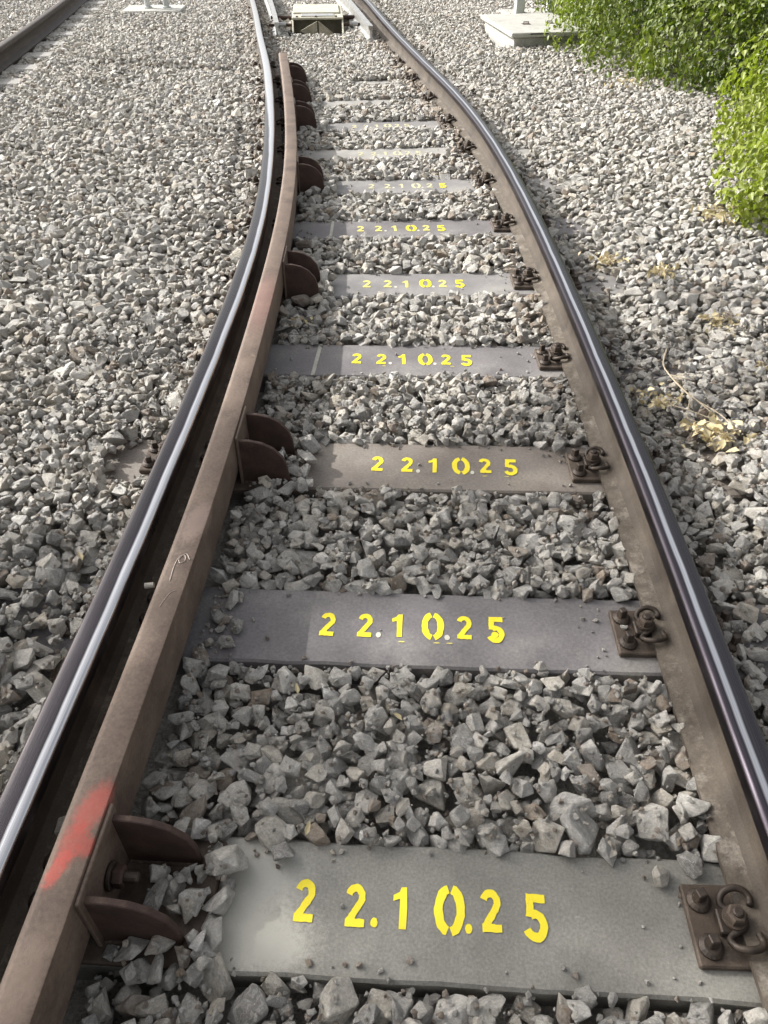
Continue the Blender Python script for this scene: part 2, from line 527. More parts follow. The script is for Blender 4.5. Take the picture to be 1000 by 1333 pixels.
def sweep(fx, prof, ys, name, closed=True, uvs=None, mats=None, capped=True):
    """profile [(lateral, z)] carried along the plan curve fx(y)"""
    verts, faces, fm, uvl = [], [], [], []
    n = len(prof)
    acc = 0
    for j, y in enumerate(ys):
        s = slope(fx, y)
        L = math.hypot(1, s)
        nx, ny = 1 / L, -s / L
        for (a, z) in prof:
            verts.append((fx(y) + a * nx, y + a * ny, z))
    for j in range(len(ys) - 1):
        for i in range(n):
            i2 = (i + 1) % n
            faces.append((j * n + i, j * n + i2, (j + 1) * n + i2, (j + 1) * n + i))
            fm.append(mats[i] if mats else 0)
            if uvs:
                u1, u2 = uvs[i], uvs[i2]
                uvl += [(u1, ys[j]), (u2, ys[j]), (u2, ys[j + 1]), (u1, ys[j + 1])]
    if capped:
        faces.append(tuple(range(n))[::-1]); fm.append(0)
        faces.append(tuple((len(ys) - 1) * n + i for i in range(n))); fm.append(0)
        if uvs: uvl += [(0, 0)] * (2 * n)
    me = bpy.data.meshes.new(name)
    me.from_pydata(verts, [], faces)
    if uvs:
        ul = me.uv_layers.new(name='UVMap')
        ul.data.foreach_set('uv', np.array(uvl, dtype=np.float32).ravel())
    me.polygons.foreach_set('material_index', fm)
    me.polygons.foreach_set('use_smooth', [True] * len(faces))
    bm = bmesh.new(); bm.from_mesh(me)
    bmesh.ops.recalc_face_normals(bm, faces=bm.faces)
    bm.to_mesh(me); bm.free()
    me.set_sharp_from_angle(angle=R(38))
    return me

def rail_profile(side):
    """side = +1: the gauge face lies at lateral 0 and the head runs to +0.072 (right rail); -1 mirrored."""
    top = [(0, -.040), (0, -.014), (.0015, -.009), (.005, -.0045), (.010, -.0020), (.020, -.0006), (.029, -.0001), (.036, 0), (.043, -.0001), (.052, -.0006), (.062, -.0020), (.067, -.0045), (.0705, -.009), (.072, -.014), (.072, -.040)]
    low = [(.050, -.050), (.045, -.060), (.0445, -.118), (.050, -.136), (.068, -.148), (.111, -.160), (.111, -.172), (-.039, -.172), (-.039, -.160), (.004, -.148), (.022, -.136), (.0275, -.118), (.027, -.060), (.022, -.050)]
    pts = top + low
    uvs = [max(0.0, min(1.0, p[0] / .072)) for p in pts]
    mats = [1 if i < len(top) - 1 else 0 for i in range(len(pts))]
    mats[0] = 1
    for i in range(len(top), len(pts) - 1):
        if {pts[i][1], pts[i + 1][1]} == {-.160, -.148}: mats[i] = 2
    pts = [(side * a, z) for a, z in pts]
    return pts, uvs, mats

ys_main = list(np.arange(-2.4, 15, .12)) + list(np.arange(15, 60.5, 1.0))
def running_rail(fx, side, head, label):
    pr, uv, mt = rail_profile(side)
    me = sweep(fx, pr, ys_main, 'rail', uvs=uv, mats=mt)
    me.materials.append(M['rustweb'])
    me.materials.append(head)
    me.materials.append(M['railfoot'])
    o = put('running_rail', me)
    return tag(o, label, 'rail', 'running rails of the curved track')

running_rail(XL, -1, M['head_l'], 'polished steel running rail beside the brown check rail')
running_rail(XR, 1, M['head_r'], 'polished steel running rail on the bush side, with bare rusty web')

# ------------------------------------------------------------------ check rail
ys_g = [y for y in np.arange(-2.4, 8.47, .1)] + [8.47]
GW = 0.078
gp = [(0.0, .004), (0.003, .012), (.010, .0185), (.018, .020), (GW - .004, .020), (GW - .001, .019), (GW, .016), (GW, -.090), (GW - .006, -.13), (.06, -.132), (.056, -.132), (.052, -.133), (.050, -.133), (-.004, -.132), (-.004, -.122), (.014, -.112), (.012, -.070), (0.0, -.055)]
me = sweep(XG, gp, ys_g, 'check_rail')
me.materials.append(M['guard'])
guard = tag(put('check_rail', me), 'brown rusty flat-topped check rail inside the polished rail, daubed with red', 'rail')

def blob(name, mat, parent, cx, cy, L, W, ang, z, seed, n=26, rag=.25):
    rr = random.Random(seed)
    ph = [rr.uniform(0, 6.28) for _ in range(4)]
    vs_, fs = [(0, 0, 0)], []
    for i in range(n):
        a = 2 * math.pi * i / n
        q = 1 + rag * (math.sin(3 * a + ph[0]) * .5 + math.sin(5 * a + ph[1]) * .35 + math.sin(9 * a + ph[2]) * .25) + rr.uniform(-.06, .06)
        vs_.append((math.cos(a) * L * q, math.sin(a) * W * q, 0))
    for i in range(n):
        fs.append((0, 1 + i, 1 + (i + 1) % n))
    me = bpy.data.meshes.new(name)
    me.from_pydata(vs_, [], fs)
    return put(name, me, mat, parent, (cx, cy, z), ang)

bm = bmesh.new()
add_tube(bm, smooth_path([(-.548, 1.385, .021), (-.548, 1.44, .021), (-.54, 1.475, .021), (-.528, 1.478, .021), (-.524, 1.458, .021), (-.536, 1.45, .021), (-.54, 1.468, .021), (-.526, 1.485, .021), (-.512, 1.462, .021)], 5), .0011, 4)
put('chalk_mark', from_bm(bm), M['chalk'], guard)
bm = bmesh.new()
add_tube(bm, smooth_path([(-.555, 1.295, .021), (-.54, 1.34, .021), (-.525, 1.352, .021)], 4), .0007, 4)
put('chalk_mark', from_bm(bm), M['chalk'], guard)

# ------------------------------------------------------------------ sleepers
def sleeper_mesh(length, width, seed):
    rr = random.Random(seed)
    bm = bmesh.new()
    nx = 26
    prof = [(-width / 2, -.15), (-width / 2, -.006), (-width / 2 + .006, 0), (width / 2 - .006, 0), (width / 2, -.006), (width / 2, -.15)]
    rows = []
    for i in range(nx + 1):
        x = -length / 2 + length * i / nx
        e1, e2 = rr.uniform(-.0025, .0025), rr.uniform(-.0025, .0025)
        rows.append([bm.verts.new((x, p[0] + (e1 if p[0] < 0 else e2), p[1])) for p in prof])
    for a, b in zip(rows, rows[1:]):
        for k in range(len(prof)):
            k2 = (k + 1) % len(prof)
            bm.faces.new((a[k], a[k2], b[k2], b[k]))
    bm.faces.new(rows[0]); bm.faces.new(rows[-1][::-1])
    return from_bm(bm)

SLEEPER_LABEL = [
    'grey sleeper nearest the camera, pale stained at one end, bold yellow digits',
    'clean dark grey sleeper second from the camera, its 5 blotted full of yellow',
    'dusty grey sleeper third from the camera, beside the bracket with two tall ribs',
    'dark grey sleeper fourth from the camera, crossed by a pale seam, digits 22.10.25',
    'grey sleeper fifth from the camera, with flat pale stones on its near edge',
    'bluish grey sleeper sixth from the camera, pale seam close to the check rail',
    'grey sleeper seventh from the camera, half buried, its 5 yellower than the rest',
    'pale grey sleeper eighth from the camera, its date part covered by stones',
    'grey sleeper ninth from the camera, with the farthest legible worn date',
    'pale sleeper tenth from the camera, blank and dusty',
    'pale sleeper eleventh from the camera, a thin strip showing in the ballast',
    'pale sleeper twelfth from the camera, almost buried in ballast',
]
sleepers = []
for i, (x, y, a) in enumerate(zip(S_X, S_Y, S_ROT)):
    if i >= 12: break
    o = put('sleeper', sleeper_mesh(2.55, .268, i), M['sleeper_stained' if i == 0 else 'sleeper_brown' if i == 2 else 'sleeper' if i in (1, 3, 5) else 'sleeper_mid' if i in (4, 6, 8) else 'sleeper_pale'], None, (x, y, SLEEPER_Z), a)
    tag(o, SLEEPER_LABEL[i], 'sleeper', 'sleepers of the curved track')
    sleepers.append(o)

# ---- stencilled date
def ribbon(pts, wdt, rr, rag):
    P = [Vector((p[0], p[1])) for p in pts]
    # densify
    Q = []
    for a, b in zip(P, P[1:]):
        n = max(1, int((b - a).length / .07))
        for k in range(n):
            Q.append(a.lerp(b, k / n))
    Q.append(P[-1])
    vs_, fs = [], []
    for i, p in enumerate(Q):
        d1 = (p - Q[i - 1]).normalized() if i > 0 else None
        d2 = (Q[i + 1] - p).normalized() if i < len(Q) - 1 else None
        d1 = d1 or d2; d2 = d2 or d1
        t = (d1 + d2).normalized()
        nrm = Vector((-t.y, t.x))
        c = max(.45, nrm.dot(Vector((-d1.y, d1.x))))
        h = wdt / 2 / c
        for s in (1, -1):
            q = p + nrm * s * (h + rr.uniform(-rag, rag))
            vs_.append((q.x, q.y, 0))
    for i in range(len(Q) - 1):
        fs.append((2 * i, 2 * i + 1, 2 * i + 3, 2 * i + 2))
    return vs_, fs

def arc(cx, cy, rx, ry, a0, a1, n=12):
    return [(cx + rx * math.cos(R(a0 + (a1 - a0) * k / n)), cy + ry * math.sin(R(a0 + (a1 - a0) * k / n))) for k in range(n + 1)]

def glyph(ch, seed, rag=.012, blot=0):
    rr = random.Random(seed)
    V, F = [], []
    def add(v, f):
        b = len(V)
        V.extend(v); F.extend([tuple(b + k for k in q) for q in f])
    if ch == '2':
        add(*ribbon(arc(.29, .69, .195, .215, 165, -28) + [(.13, .13)], .19, rr, rag))
        v, f = ribbon([(.03, .095), (.58, .09)], .185, rr, rag)
        add([(p[0], p[1], .0004) for p in v], f)
    elif ch == '5':
        add(*ribbon([(.56, .90), (.08, .89)], .19, rr, rag))
        v, f = ribbon([(.175, .93), (.15, .50)], .185, rr, rag)
        add([(p[0], p[1], .0004) for p in v], f)
        v, f = ribbon(arc(.28, .325, .22, .235, 118, -158, 16), .19, rr, rag)
        add([(p[0], p[1], .0008) for p in v], f)
        if blot:
            v = [(.26, .32, 0.0)] + [(.26 + .13 * math.cos(a) * rr.uniform(.8, 1.1), .3 + .13 * math.sin(a) * rr.uniform(.8, 1.1), 0.0004) for a in np.linspace(0, 2 * math.pi, 13)[:-1]]
            v = [(p[0], p[1], .0012) for p in v]
            add(v, [(0, 1 + k, 1 + (k + 1) % 12) for k in range(12)])
    elif ch == '0':
        add(*ribbon(arc(.32, .5, .23, .42, 97, 263, 14), .19, rr, rag))
        add(*ribbon(arc(.345, .5, .23, .42, 83, -83, 14), .19, rr, rag))
    elif ch == '1':
        o = [(.25, 0), (.46, 0), (.47, .5), (.46, 1), (.29, 1), (.22, .88), (.05, .80), (.05, .66), (.25, .71), (.25, .35)]
        o = [(p[0] + rr.uniform(-rag, rag), p[1] + rr.uniform(-rag, rag), 0) for p in o]
        V, F = o, [tuple(range(len(o)))]
    elif ch == '.':
        n = 14
        o = [(.12 + .10 * math.cos(2 * math.pi * k / n) * rr.uniform(.9, 1.1), .11 + .115 * math.sin(2 * math.pi * k / n) * rr.uniform(.9, 1.1), 0) for k in range(n)]
        V, F = o, [tuple(range(n))]
    me = bpy.data.meshes.new('digit')
    me.from_pydata(V, [], F)
    return me

DATE = [('2', 0.0, .084, 0), ('2', .104, .084, 0), ('.', .156, .085, -.004), ('1', .197, .082, 0), ('0', .283, .098, -.006), ('.', .344, .085, -.004), ('2', .378, .084, 0), ('5', .462, .094, -.010)]
FIRST_X = [-.159, -.155, -.0215, -.114, -.084, -.133, -.080, -.167, -.233]
for i, fx0 in enumerate(FIRST_X):
    s = sleepers[i]
    sc = 1.0 if i < 7 else .9
    for k, (ch, dx, h, dy) in enumerate(DATE):
        gl = glyph(ch, i * 17 + k, blot=(i == 1 and ch == '5'))
        if i <= 3 or ch in '05' and i in (4, 5) or (i == 6 and ch == '5'):
            mt = M['yellow']
        elif i <= 5:
            mt = M['yellow_faded']
        else:
            mt = M['yellow_worn']
        if ch == '.' and i > 0: mt = M['whitedot']
        r_ = random.Random(i * 31 + k)
        o = put('painted_dot' if ch == '.' else 'painted_digit', gl, mt, s,
                (fx0 - S_X[i] + dx * sc - .024, -.036 + dy + r_.uniform(-.003, .003), .0014), r_.uniform(-.04, .02))
        o.scale = (h * (.84 if ch != '0' else .94), h, 1)
# stray stencil dashes under the digits
for i, xs in ((1, (.205, .335, .30)), (2, (.40, .475)), (3, (.115, .40))):
    for j, dx in enumerate(xs):
        if i == 2: dx = dx - .03
        blob('paint_fleck', M['yellow_faded'], sleepers[i], FIRST_X[i] - S_X[i] + dx, -.052, .009, .0022, 0, .0014, i * 9 + j)
# seams across two sleepers
for i, x in ((3, -.285), (5, -.300)):
    bm = bmesh.new()
    add_box(bm, (-.008, -.133, 0), (.008, .133, .0015))
    put('seam_strip', from_bm(bm), M['paleslab'], sleepers[i], (x - S_X[i], 0, .0004), -.05)
# ------------------------------------------------------------------ check rail brackets
def bracket_proto():
    t = thing('check_rail_bracket', 'x', 'bracket')
    zb = -.172
    rib = [(0, -.004), (.045, -.006), (.085, -.016), (.12, -.036), (.148, -.070), (.160, -.108), (.164, zb), (0, zb)]
    for s in (-1, 1):
        bm = bmesh.new()
        add_prism(bm, rib, 1, s * .078 - .007, s * .078 + .007, .002)
        put('rib', from_bm(bm), M['darkrust'], t)
    rr = random.Random(3)
    for s in (-1, 1):
        for q in (-1, 1):
            bm = bmesh.new()
            add_tube(bm, [(x, s * .078 + q * .0085 + rr.uniform(-.0012, .0012), zb + .002 + rr.uniform(-.001, .001)) for x in np.arange(.012, .16, .006)], .0042, 6)
            put('weld_bead', from_bm(bm), M['plate'], t)
    bm = bmesh.new()
    add_box(bm, (.001, -.098, zb), (.010, .098, .013), .002)
    put('back_plate', from_bm(bm), M['guard'], t)
    bm = bmesh.new()
    add_box(bm, (-.10, -.125, -.1895), (.205, .125, zb), .003)
    put('base_plate', from_bm(bm), M['plate'], t)
    bm = bmesh.new()
    m4 = Matrix.Translation((.014, 0, -.085)) @ Matrix.Rotation(math.pi / 2, 4, 'Y')
    b2 = bmesh.new()
    add_lathe(b2, [(.028, 0), (.028, .005), (.0265, .006)], (0, 0, 0), 18)
    add_lathe(b2, [(.0115, .006), (.0115, .052), (.009, .055)], (0, 0, 0), 12)
    bmesh.ops.transform(b2, matrix=m4, verts=b2.verts)
    bolt = put('bolt', from_bm(b2), M['clip'], t)
    b3 = bmesh.new()
    add_lathe(b3, [(.0195, .006), (.022, .009), (.022, .024), (.0195, .028)], (0, 0, 0), 6)
    bmesh.ops.transform(b3, matrix=m4, verts=b3.verts)
    put('nut', from_bm(b3), M['darkrust'], bolt)
    return t
proto = bracket_proto()
BR_LABEL = {0: 'rusty check rail bracket nearest the camera, its bolt and nut plainly visible between two ribs',
            2: 'dark rusty two-ribbed bracket beside the third sleeper, second nearest the camera',
            4: 'nearly black shaded bracket at the sleeper with flat pale stones',
            6: 'dark round-shouldered bracket at the half-buried seventh sleeper',
            8: 'dark bracket at the ninth sleeper, nearest of the three close together',
            9: 'dark bracket midway in the three standing close together',
            10: 'farthest dark bracket, just short of the cut end of the check rail'}
first = True
brackets = []
for i in (0, 2, 4, 6, 8, 9, 10):
    o = proto if first else copy_tree(proto)
    first = False
    dy = {0: .02, 2: -.03, 4: -.12}.get(i, -.08)
    y = S_Y[i] + dy + (.0 if i < 4 else .0)
    if i == 4: y = 3.545
    o.location = (XG(y) + GW * 1.0, y, 0)
    o.rotation_euler = (0, 0, -math.atan(slope(XG, y)))
    tag(o, BR_LABEL[i], 'bracket', 'check rail brackets')
    brackets.append((o.location.x, y))

# ------------------------------------------------------------------ rail fastenings (u axis points from the gauge face towards the track middle)
def spike(bm, x, y, z):
    add_lathe(bm, [(.024, 0), (.024, .006), (.019, .011), (.016, .013)], (x, y, z), 16)
    q = random.uniform(0, 1)
    b = bmesh.new()
    add_box(b, (-.0095, -.0095, .011), (.0095, .0095, .036), .002, Matrix.Translation((x, y, z)) @ Matrix.Rotation(q, 4, 'Z') @ Matrix.Rotation(.1, 4, 'X'))
    tmp = bpy.data.meshes.new('t'); b.to_mesh(tmp); b.free(); bm.from_mesh(tmp); bpy.data.meshes.remove(tmp)

def clip_mesh(sgn, off):
    """W-shaped spring clip; sgn +1 = gauge side"""
    half = [(.016, .026, -.143), (.012, .040, -.144), (.020, .053, -.141), (.040, .058, -.140), (.060, .052, -.147), (.068, .038, -.156), (.062, .026, -.158), (.050, .020, -.152), (.038, .014, -.146), (.034, 0, -.145)]
    pts = [(x, y, z) for x, y, z in half] + [(x, -y, z) for x, y, z in half[-2::-1]]
    pts = [(off + sgn * x, y, z) for x, y, z in pts]
    bm = bmesh.new()
    add_tube(bm, smooth_path(pts, 4), .0072, 8)
    return from_bm(bm, smooth=True)

def fastening_proto(inner, outer, full_inner=True):
    t = thing('rail_fastening', 'x', 'rail fastening')
    z0 = -.172
    bm = bmesh.new()
    add_box(bm, (-.205, -.078, -.1895), (.132 if full_inner else .10, .078, z0 - .0004), .003)
    put('base_plate', from_bm(bm), M['plate'], t)
    for sgn, off, on in ((1, 0.0, inner), (-1, -.072, outer)):
        if not on: continue
        if sgn < 0 or full_inner:
            for s in (-1, 1):
                bm = bmesh.new()
                spike(bm, off + sgn * .104, s * .043, z0)
                put('screw_spike', from_bm(bm), M['clip'], t)
        put('spring_clip', clip_mesh(sgn, off), M['clip'], t)
        bm = bmesh.new()
        add_lathe(bm, [(.0105, -.02), (.0105, .060), (.008, .063)], (off + sgn * .055, 0, z0), 12)
        bo = put('bolt', from_bm(bm), M['clip'], t)
        bm = bmesh.new()
        add_lathe(bm, [(.023, .030), (.023, .035)], (off + sgn * .055, 0, z0), 18)
        add_lathe(bm, [(.0175, .035), (.0195, .038), (.0195, .052), (.0165, .056)], (off + sgn * .055, 0, z0), 6)
        put('nut', from_bm(bm), M['plate'], bo)
        bm = bmesh.new()
        add_box(bm, (min(off + sgn * .043, off + sgn * .082), -.024, z0), (max(off + sgn * .043, off + sgn * .082), .024, z0 + .02), .003)
        put('guide_rib', from_bm(bm), M['clip'], t)
    return t

ORD = ['nearest', 'second nearest', 'third nearest', 'fourth nearest', 'fifth nearest', 'sixth nearest', 'seventh nearest', 'eighth nearest', 'ninth nearest', 'tenth nearest', 'eleventh nearest', 'twelfth nearest']
EXTRA = {0: 'rusty rail fastening with two square-headed spikes beside the sleeper nearest the camera',
         1: 'rusty bush-side rail fastening at the second sleeper, crumbs of stone on its plate',
         2: 'rusty bush-side rail fastening at the third sleeper, next to a loose rounded stone',
         3: 'nearly black bush-side rail fastening at the fourth sleeper, under the dark web',
         4: 'dark bush-side fastening with raised clip at the sleeper with flat pale stones'}
protoR = fastening_proto(True, True)
plates = []
for i in range(12):
    o = protoR if i == 0 else copy_tree(protoR)
    a = S_ROT[i]
    y = S_Y[i] + (XR(S_Y[i]) - S_X[i]) * math.tan(a)
    o.location = (XR(y), y, 0)
    o.rotation_euler = (0, 0, math.pi - math.atan(slope(XR, y)))
    tag(o, EXTRA.get(i, 'small dark fastening of the bush-side rail, %s sleeper from the camera' % ORD[i].replace(' nearest', '').replace('nearest', 'first')), 'rail fastening', 'fastenings along the bush-side rail')
    plates.append((XR(y), y, -1))
protoL = fastening_proto(True, True, False)
for i in range(12):
    o = protoL if i == 0 else copy_tree(protoL)
    a = S_ROT[i]
    y = S_Y[i] + (XL(S_Y[i]) - S_X[i]) * math.tan(a)
    o.location = (XL(y), y, 0)
    o.rotation_euler = (0, 0, -math.atan(slope(XL, y)))
    lab = 'dark fastening of the rail beside the check rail, %s sleeper from the camera' % ORD[i].replace(' nearest', '').replace('nearest', 'first')
    if i == 2: lab = 'fastening with a bare purplish plate end showing in a hollow outside the rail'
    tag(o, lab, 'rail fastening', 'fastenings along the rail by the check rail')
    plates.append((XL(y), y, 1))

# ------------------------------------------------------------------ distant kit: point machine, switch blades, bases
PMX, PMY = -.80, 10.90
pm = thing('point_machine', 'cream lidded point machine box standing open between the rails', 'point machine', (PMX, PMY, 0), R(4))
bm = bmesh.new()
add_box(bm, (-.31, .02, -.045), (.31, 1.15, -.022), .004)
add_box(bm, (-.30, .30, -.022), (.27, 1.0, -.004), .004)
lid = put('lid', from_bm(bm), M['cream'], pm)
for s in (-1, 1):
    bm = bmesh.new()
    add_prism(bm, [(-.34, -.27), (-.30, -.22), (.04, -.045), (1.15, -.045), (1.15, -.3), (-.34, -.3)], 0, s * .30 - .009, s * .30 + .009, .002)
    put('side_wall', from_bm(bm), M['cream'], pm)
bm = bmesh.new()
add_box(bm, (-.29, .30, -.29), (.29, .33, -.046), .002)
put('inner_wall', from_bm(bm), M['darkbox'], pm)
for s in (-1, 1):
    bm = bmesh.new()
    add_prism(bm, [(0.01, -.05), (s * .24, -.22), (0.01, -.25)] if s > 0 else [(-.01, -.05), (-.01, -.25), (-.22, -.15)], 1, -.06, -.04, .002)
    put('gusset', from_bm(bm), M['darkbox'], pm)
bm = bmesh.new()
add_box(bm, (-.33, -.39, -.265), (.33, -.34, -.215), .004)
put('front_sill', from_bm(bm), M['cream'], pm)
bm = bmesh.new()
add_prism(bm, [(.12, -.50), (.32, -.47), (.36, -.36), (.20, -.41)], 2, -.205, -.190, .002)
put('loose_flap', from_bm(bm), M['concrete'], pm)
for s, L in ((-1, .31), (1, .30)):
    bm = bmesh.new()
    add_tube(bm, [(s * .29, .18, -.12), (s * (.29 + L), .20, -.12)], .017, 10)
    rod = put('drive_rod', from_bm(bm), M['darkrust'], pm)
    bm = bmesh.new()
    add_tube(bm, [(s * .39, .19, -.12), (s * .49, .193, -.12)], .032, 12)
    put('coupling', from_bm(bm), M['galv'], rod)
    bm = bmesh.new()
    add_tube(bm, [(s * .29, .75, -.12), (s * (.29 + L), .77, -.12)], .024, 10)
    put('drive_rod', from_bm(bm), M['darkrust'], pm)

bm = bmesh.new()
add_box(bm, (-.20, .08, -.021), (.20, .26, -.012), .002)
put('lid_panel', from_bm(bm), M['galv'], lid)
for x in (-.25, -.02, .22):
    bm = bmesh.new()
    add_lathe(bm, [(.016, -.022), (.016, -.012), (.011, -.008)], (x, .06, 0), 6)
    put('lid_bolt', from_bm(bm), M['darkrust'], lid)
for s in (-1, 1):
    bm = bmesh.new()
    add_box(bm, (min(s * .50, s * .66), .10, -.19), (max(s * .50, s * .66), .32, -.165), .004)
    put('slide_chair', from_bm(bm), M['clip'], pm)
bp_prof = [(0, 0), (.052, 0), (.056, -.006), (.056, -.03), (.04, -.045), (.038, -.12), (.07, -.135), (.07, -.15), (-.02, -.15), (-.02, -.135), (.016, -.12), (.014, -.045), (0, -.03)]
def blade(f0, y0, lab):
    f = lambda y: f0(y)
    me = sweep(f, [(a, z - .008) for a, z in bp_prof], list(np.arange(y0, 24, .3)), 'blade')
    me.materials.append(M['galv'])
    tag(put('switch_blade', me), lab, 'rail', 'switch blades at the points')
blade(lambda y: XL(y) + .16 + .012 * (y - 10.5), 10.45, 'cut-ended switch blade between the white shining rail and the point machine')
blade(lambda y: XR(y) - .20 - .012 * (y - 10.2), 10.2, 'cut-ended switch blade between the point machine and the bush-side rail')

bm = bmesh.new()
add_tube(bm, smooth_path([(-1.62, 11.4, -.16), (-1.35, 11.0, -.15), (-1.05, 10.62, -.165), (-.95, 10.5, -.2)], 5), .016, 8)
tag(put('cable', from_bm(bm), M['black']), 'thin black cable lying in front of the point machine', 'cable')

pad = thing('concrete_chamber', 'pale concrete chamber with overhanging slab lid, set in ballast beside the big bush', 'concrete chamber', (1.66, 10.25, .035), R(9))
bm = bmesh.new()
add_box(bm, (-.36, -.62, -.30), (.44, .60, -.066), .006)
put('chamber_wall', from_bm(bm), M['concrete'], pad)
bm = bmesh.new()
add_box(bm, (-.41, -.67, -.060), (.49, .66, -.015), .008)
lidc = put('lid', from_bm(bm), M['concrete'], pad)
for x, y in ((-.08, -.1), (.2, -.08)):
    bm = bmesh.new()
    add_box(bm, (x - .045, y - .05, -.0148), (x + .045, y + .03, -.011), .001)
    add_tube(bm, [(x - .03, y, -.012), (x - .03, y, .004), (x + .03, y, .004), (x + .03, y, -.012)], .006, 6)
    put('lifting_handle', from_bm(bm), M['darkrust'], lidc)
bm = bmesh.new()
add_box(bm, (-.20, -.673, -.032), (.0, -.668, -.020))
put('slot', from_bm(bm), M['black'], lidc)

cab = thing('equipment_cabinet', 'grey trackside cabinet on two flat legs behind the concrete chamber', 'cabinet', (1.95, 11.75, -.06), R(6))
for x in (-.21, .21):
    bm = bmesh.new()
    add_box(bm, (x - .055, -.06, -.12), (x + .055, .06, .55), .005)
    put('leg', from_bm(bm), M['greypost'], cab)
bm = bmesh.new()
add_box(bm, (-.32, -.17, .5502), (.32, .2, 1.45), .01)
cbody = put('cabinet_body', from_bm(bm), M['greypost'], cab)
bm = bmesh.new()
add_box(bm, (-.28, -.178, .6), (.28, -.171, 1.4), .002)
put('door', from_bm(bm), M['greypost'], cab)
bm = bmesh.new()
add_box(bm, (-.4, -.3, -.2), (.45, .35, -.02), .01)
put('plinth', from_bm(bm), M['concrete'], cab)

cb = thing('concrete_footing', 'small pale concrete footing with two stub posts near the far track', 'concrete footing', (-3.14, 12.45, -.2), R(3))
bm = bmesh.new()
add_box(bm, (-.40, -.28, -.1), (.40, .3, .085), .012)
put('block', from_bm(bm), M['concrete'], cb)
for x in (-.08, .17):
    bm = bmesh.new()
    add_lathe(bm, [(.06, .085), (.06, .10), (.04, .105), (.04, .55)], (x, 0, 0), 14)
    put('stub_post', from_bm(bm), M['greypost'], cb)

# other track at far left
def XO(y): return -3.84 - .11 * (y - 8.9) - .004 * (y - 8.9) ** 2 if y > 6 else XO(6.001) + .075 * (6 - y)
for off, lab in ((0, 'dark rail of the neighbouring track, the one nearer the footing'), (-1.507, 'dark rail of the neighbouring track, the one farther off')):
    pr, uv, mt = rail_profile(1)
    f = (lambda o: (lambda y: XO(y) + o))(off)
    me = sweep(f, [(a - .072 if off == 0 else a, z) for a, z in pr], list(np.arange(0, 40, .5)), 'rail', uvs=uv, mats=mt)
    me.materials.append(M['clip'])
    me.materials.append(M['clip'])
    me.materials.append(M['clip'])
    tag(put('running_rail', me), lab, 'rail', 'rails of the neighbouring track')
osm = None
for k, y in enumerate(np.arange(7.4, 13.4, .66)):
    if osm is None:
        bm = bmesh.new()
        add_box(bm, (-1.22, -.13, -.16), (1.22, .13, 0), .012)
        osm = from_bm(bm); osm.materials.append(M['sleeper_pale'])
    o = put('concrete_sleeper', osm, None, None, (XO(y) - .90, y, -.172), .12)
    tag(o, 'pale concrete sleeper of the neighbouring track, %s away from the camera' % ('first second third fourth fifth sixth seventh eighth ninth tenth'.split()[k]), 'sleeper', 'concrete sleepers of the neighbouring track')

# ------------------------------------------------------------------ ballast
def crib_d(x, y):
    """distance to the nearest sleeper centre line, signed along the track, and its index"""
    best = None
    for i in range(len(sleepers)):
        yc = S_Y[i] + (x - S_X[i]) * math.tan(S_ROT[i])
        d = y - yc
        if best is None or abs(d) < abs(best[0]): best = (d, i)
    return best

GR = 0.01
X0, X1, Y0, Y1 = -6.2, 5.6, -0.45, 14.6
NX, NY = int((X1 - X0) / GR), int((Y1 - Y0) / GR)
gx = X0 + (np.arange(NX) + .5) * GR
gy = Y0 + (np.arange(NY) + .5) * GR
GXm, GYm = np.meshgrid(gx, gy)           # [row y, col x]
xl = np.interp(gy, _yy, _L)[:, None]
xr = np.interp(gy, _yy, _Rr)[:, None]
xg = np.interp(gy, _yy, _G)[:, None]
inside = (GXm > xl) & (GXm < xr)
ph = rng.uniform(0, 6.28, 8)
und = .012 * np.sin(1.7 * GXm + ph[0] + .6 * np.sin(1.1 * GYm)) * np.sin(1.3 * GYm + ph[1]) + .008 * np.sin(4.1 * GXm + ph[2]) * np.sin(3.7 * GYm + ph[3])
T = np.where(inside, -.172 + .3 * und, -.132 + und)
# shoulders right at the rails
T = np.where((GXm <= xl - .07) & (GXm > xl - .30), np.minimum(T, -.150), T)
T = np.where((GXm >= xr + .07) & (GXm < xr + .40), np.minimum(T, np.where(GYm > 3.3, -.184, -.166)), T)
T = np.where((GXm > xr + .9), T + .03 * np.clip((GXm - xr - .9), 0, 1.2), T)
# hollow that reads as a dark line on the far left
hy = 8.75 + .25 * np.sin(GXm * 1.3) + .35 * (GXm + 2.5) * .3
T = T - .06 * np.exp(-((GYm - hy) / .11) ** 2) * ((GXm < -1.45) & (GXm > -3.4))
# crib shape and sleepers
SL = np.zeros_like(T, bool)
for i in range(len(sleepers)):
    yc = S_Y[i] + (GXm - S_X[i]) * math.tan(S_ROT[i])
    d = GYm - yc
    SL |= (np.abs(d) < .134) & (np.abs(GXm - S_X[i]) < 1.27)
    near = (d < -.134) & (d > -.134 - .035) & inside
    if i < 7:
        T = np.where(near, T - .022, T)
    elif i < 9:
        T = np.where(near, T - .01, T)
far_in = inside & (GYm > 5.9)
T = np.where(far_in, T + .004, T)
T = np.where(inside & (GYm > 8.25), -.155 + und, T)
# a scraped place at the bracket side of the third sleeper, outside the rail
hole = np.exp(-(((GXm + .845) / .10) ** 2 + ((GYm - 2.17) / .12) ** 2) ** 2)
T = T - .10 * hole
for (bx_, by_) in brackets:
    T = np.where((GXm > bx_ + .06) & (GXm < bx_ + .235) & (np.abs(GYm - by_) < .15), -.142, T)


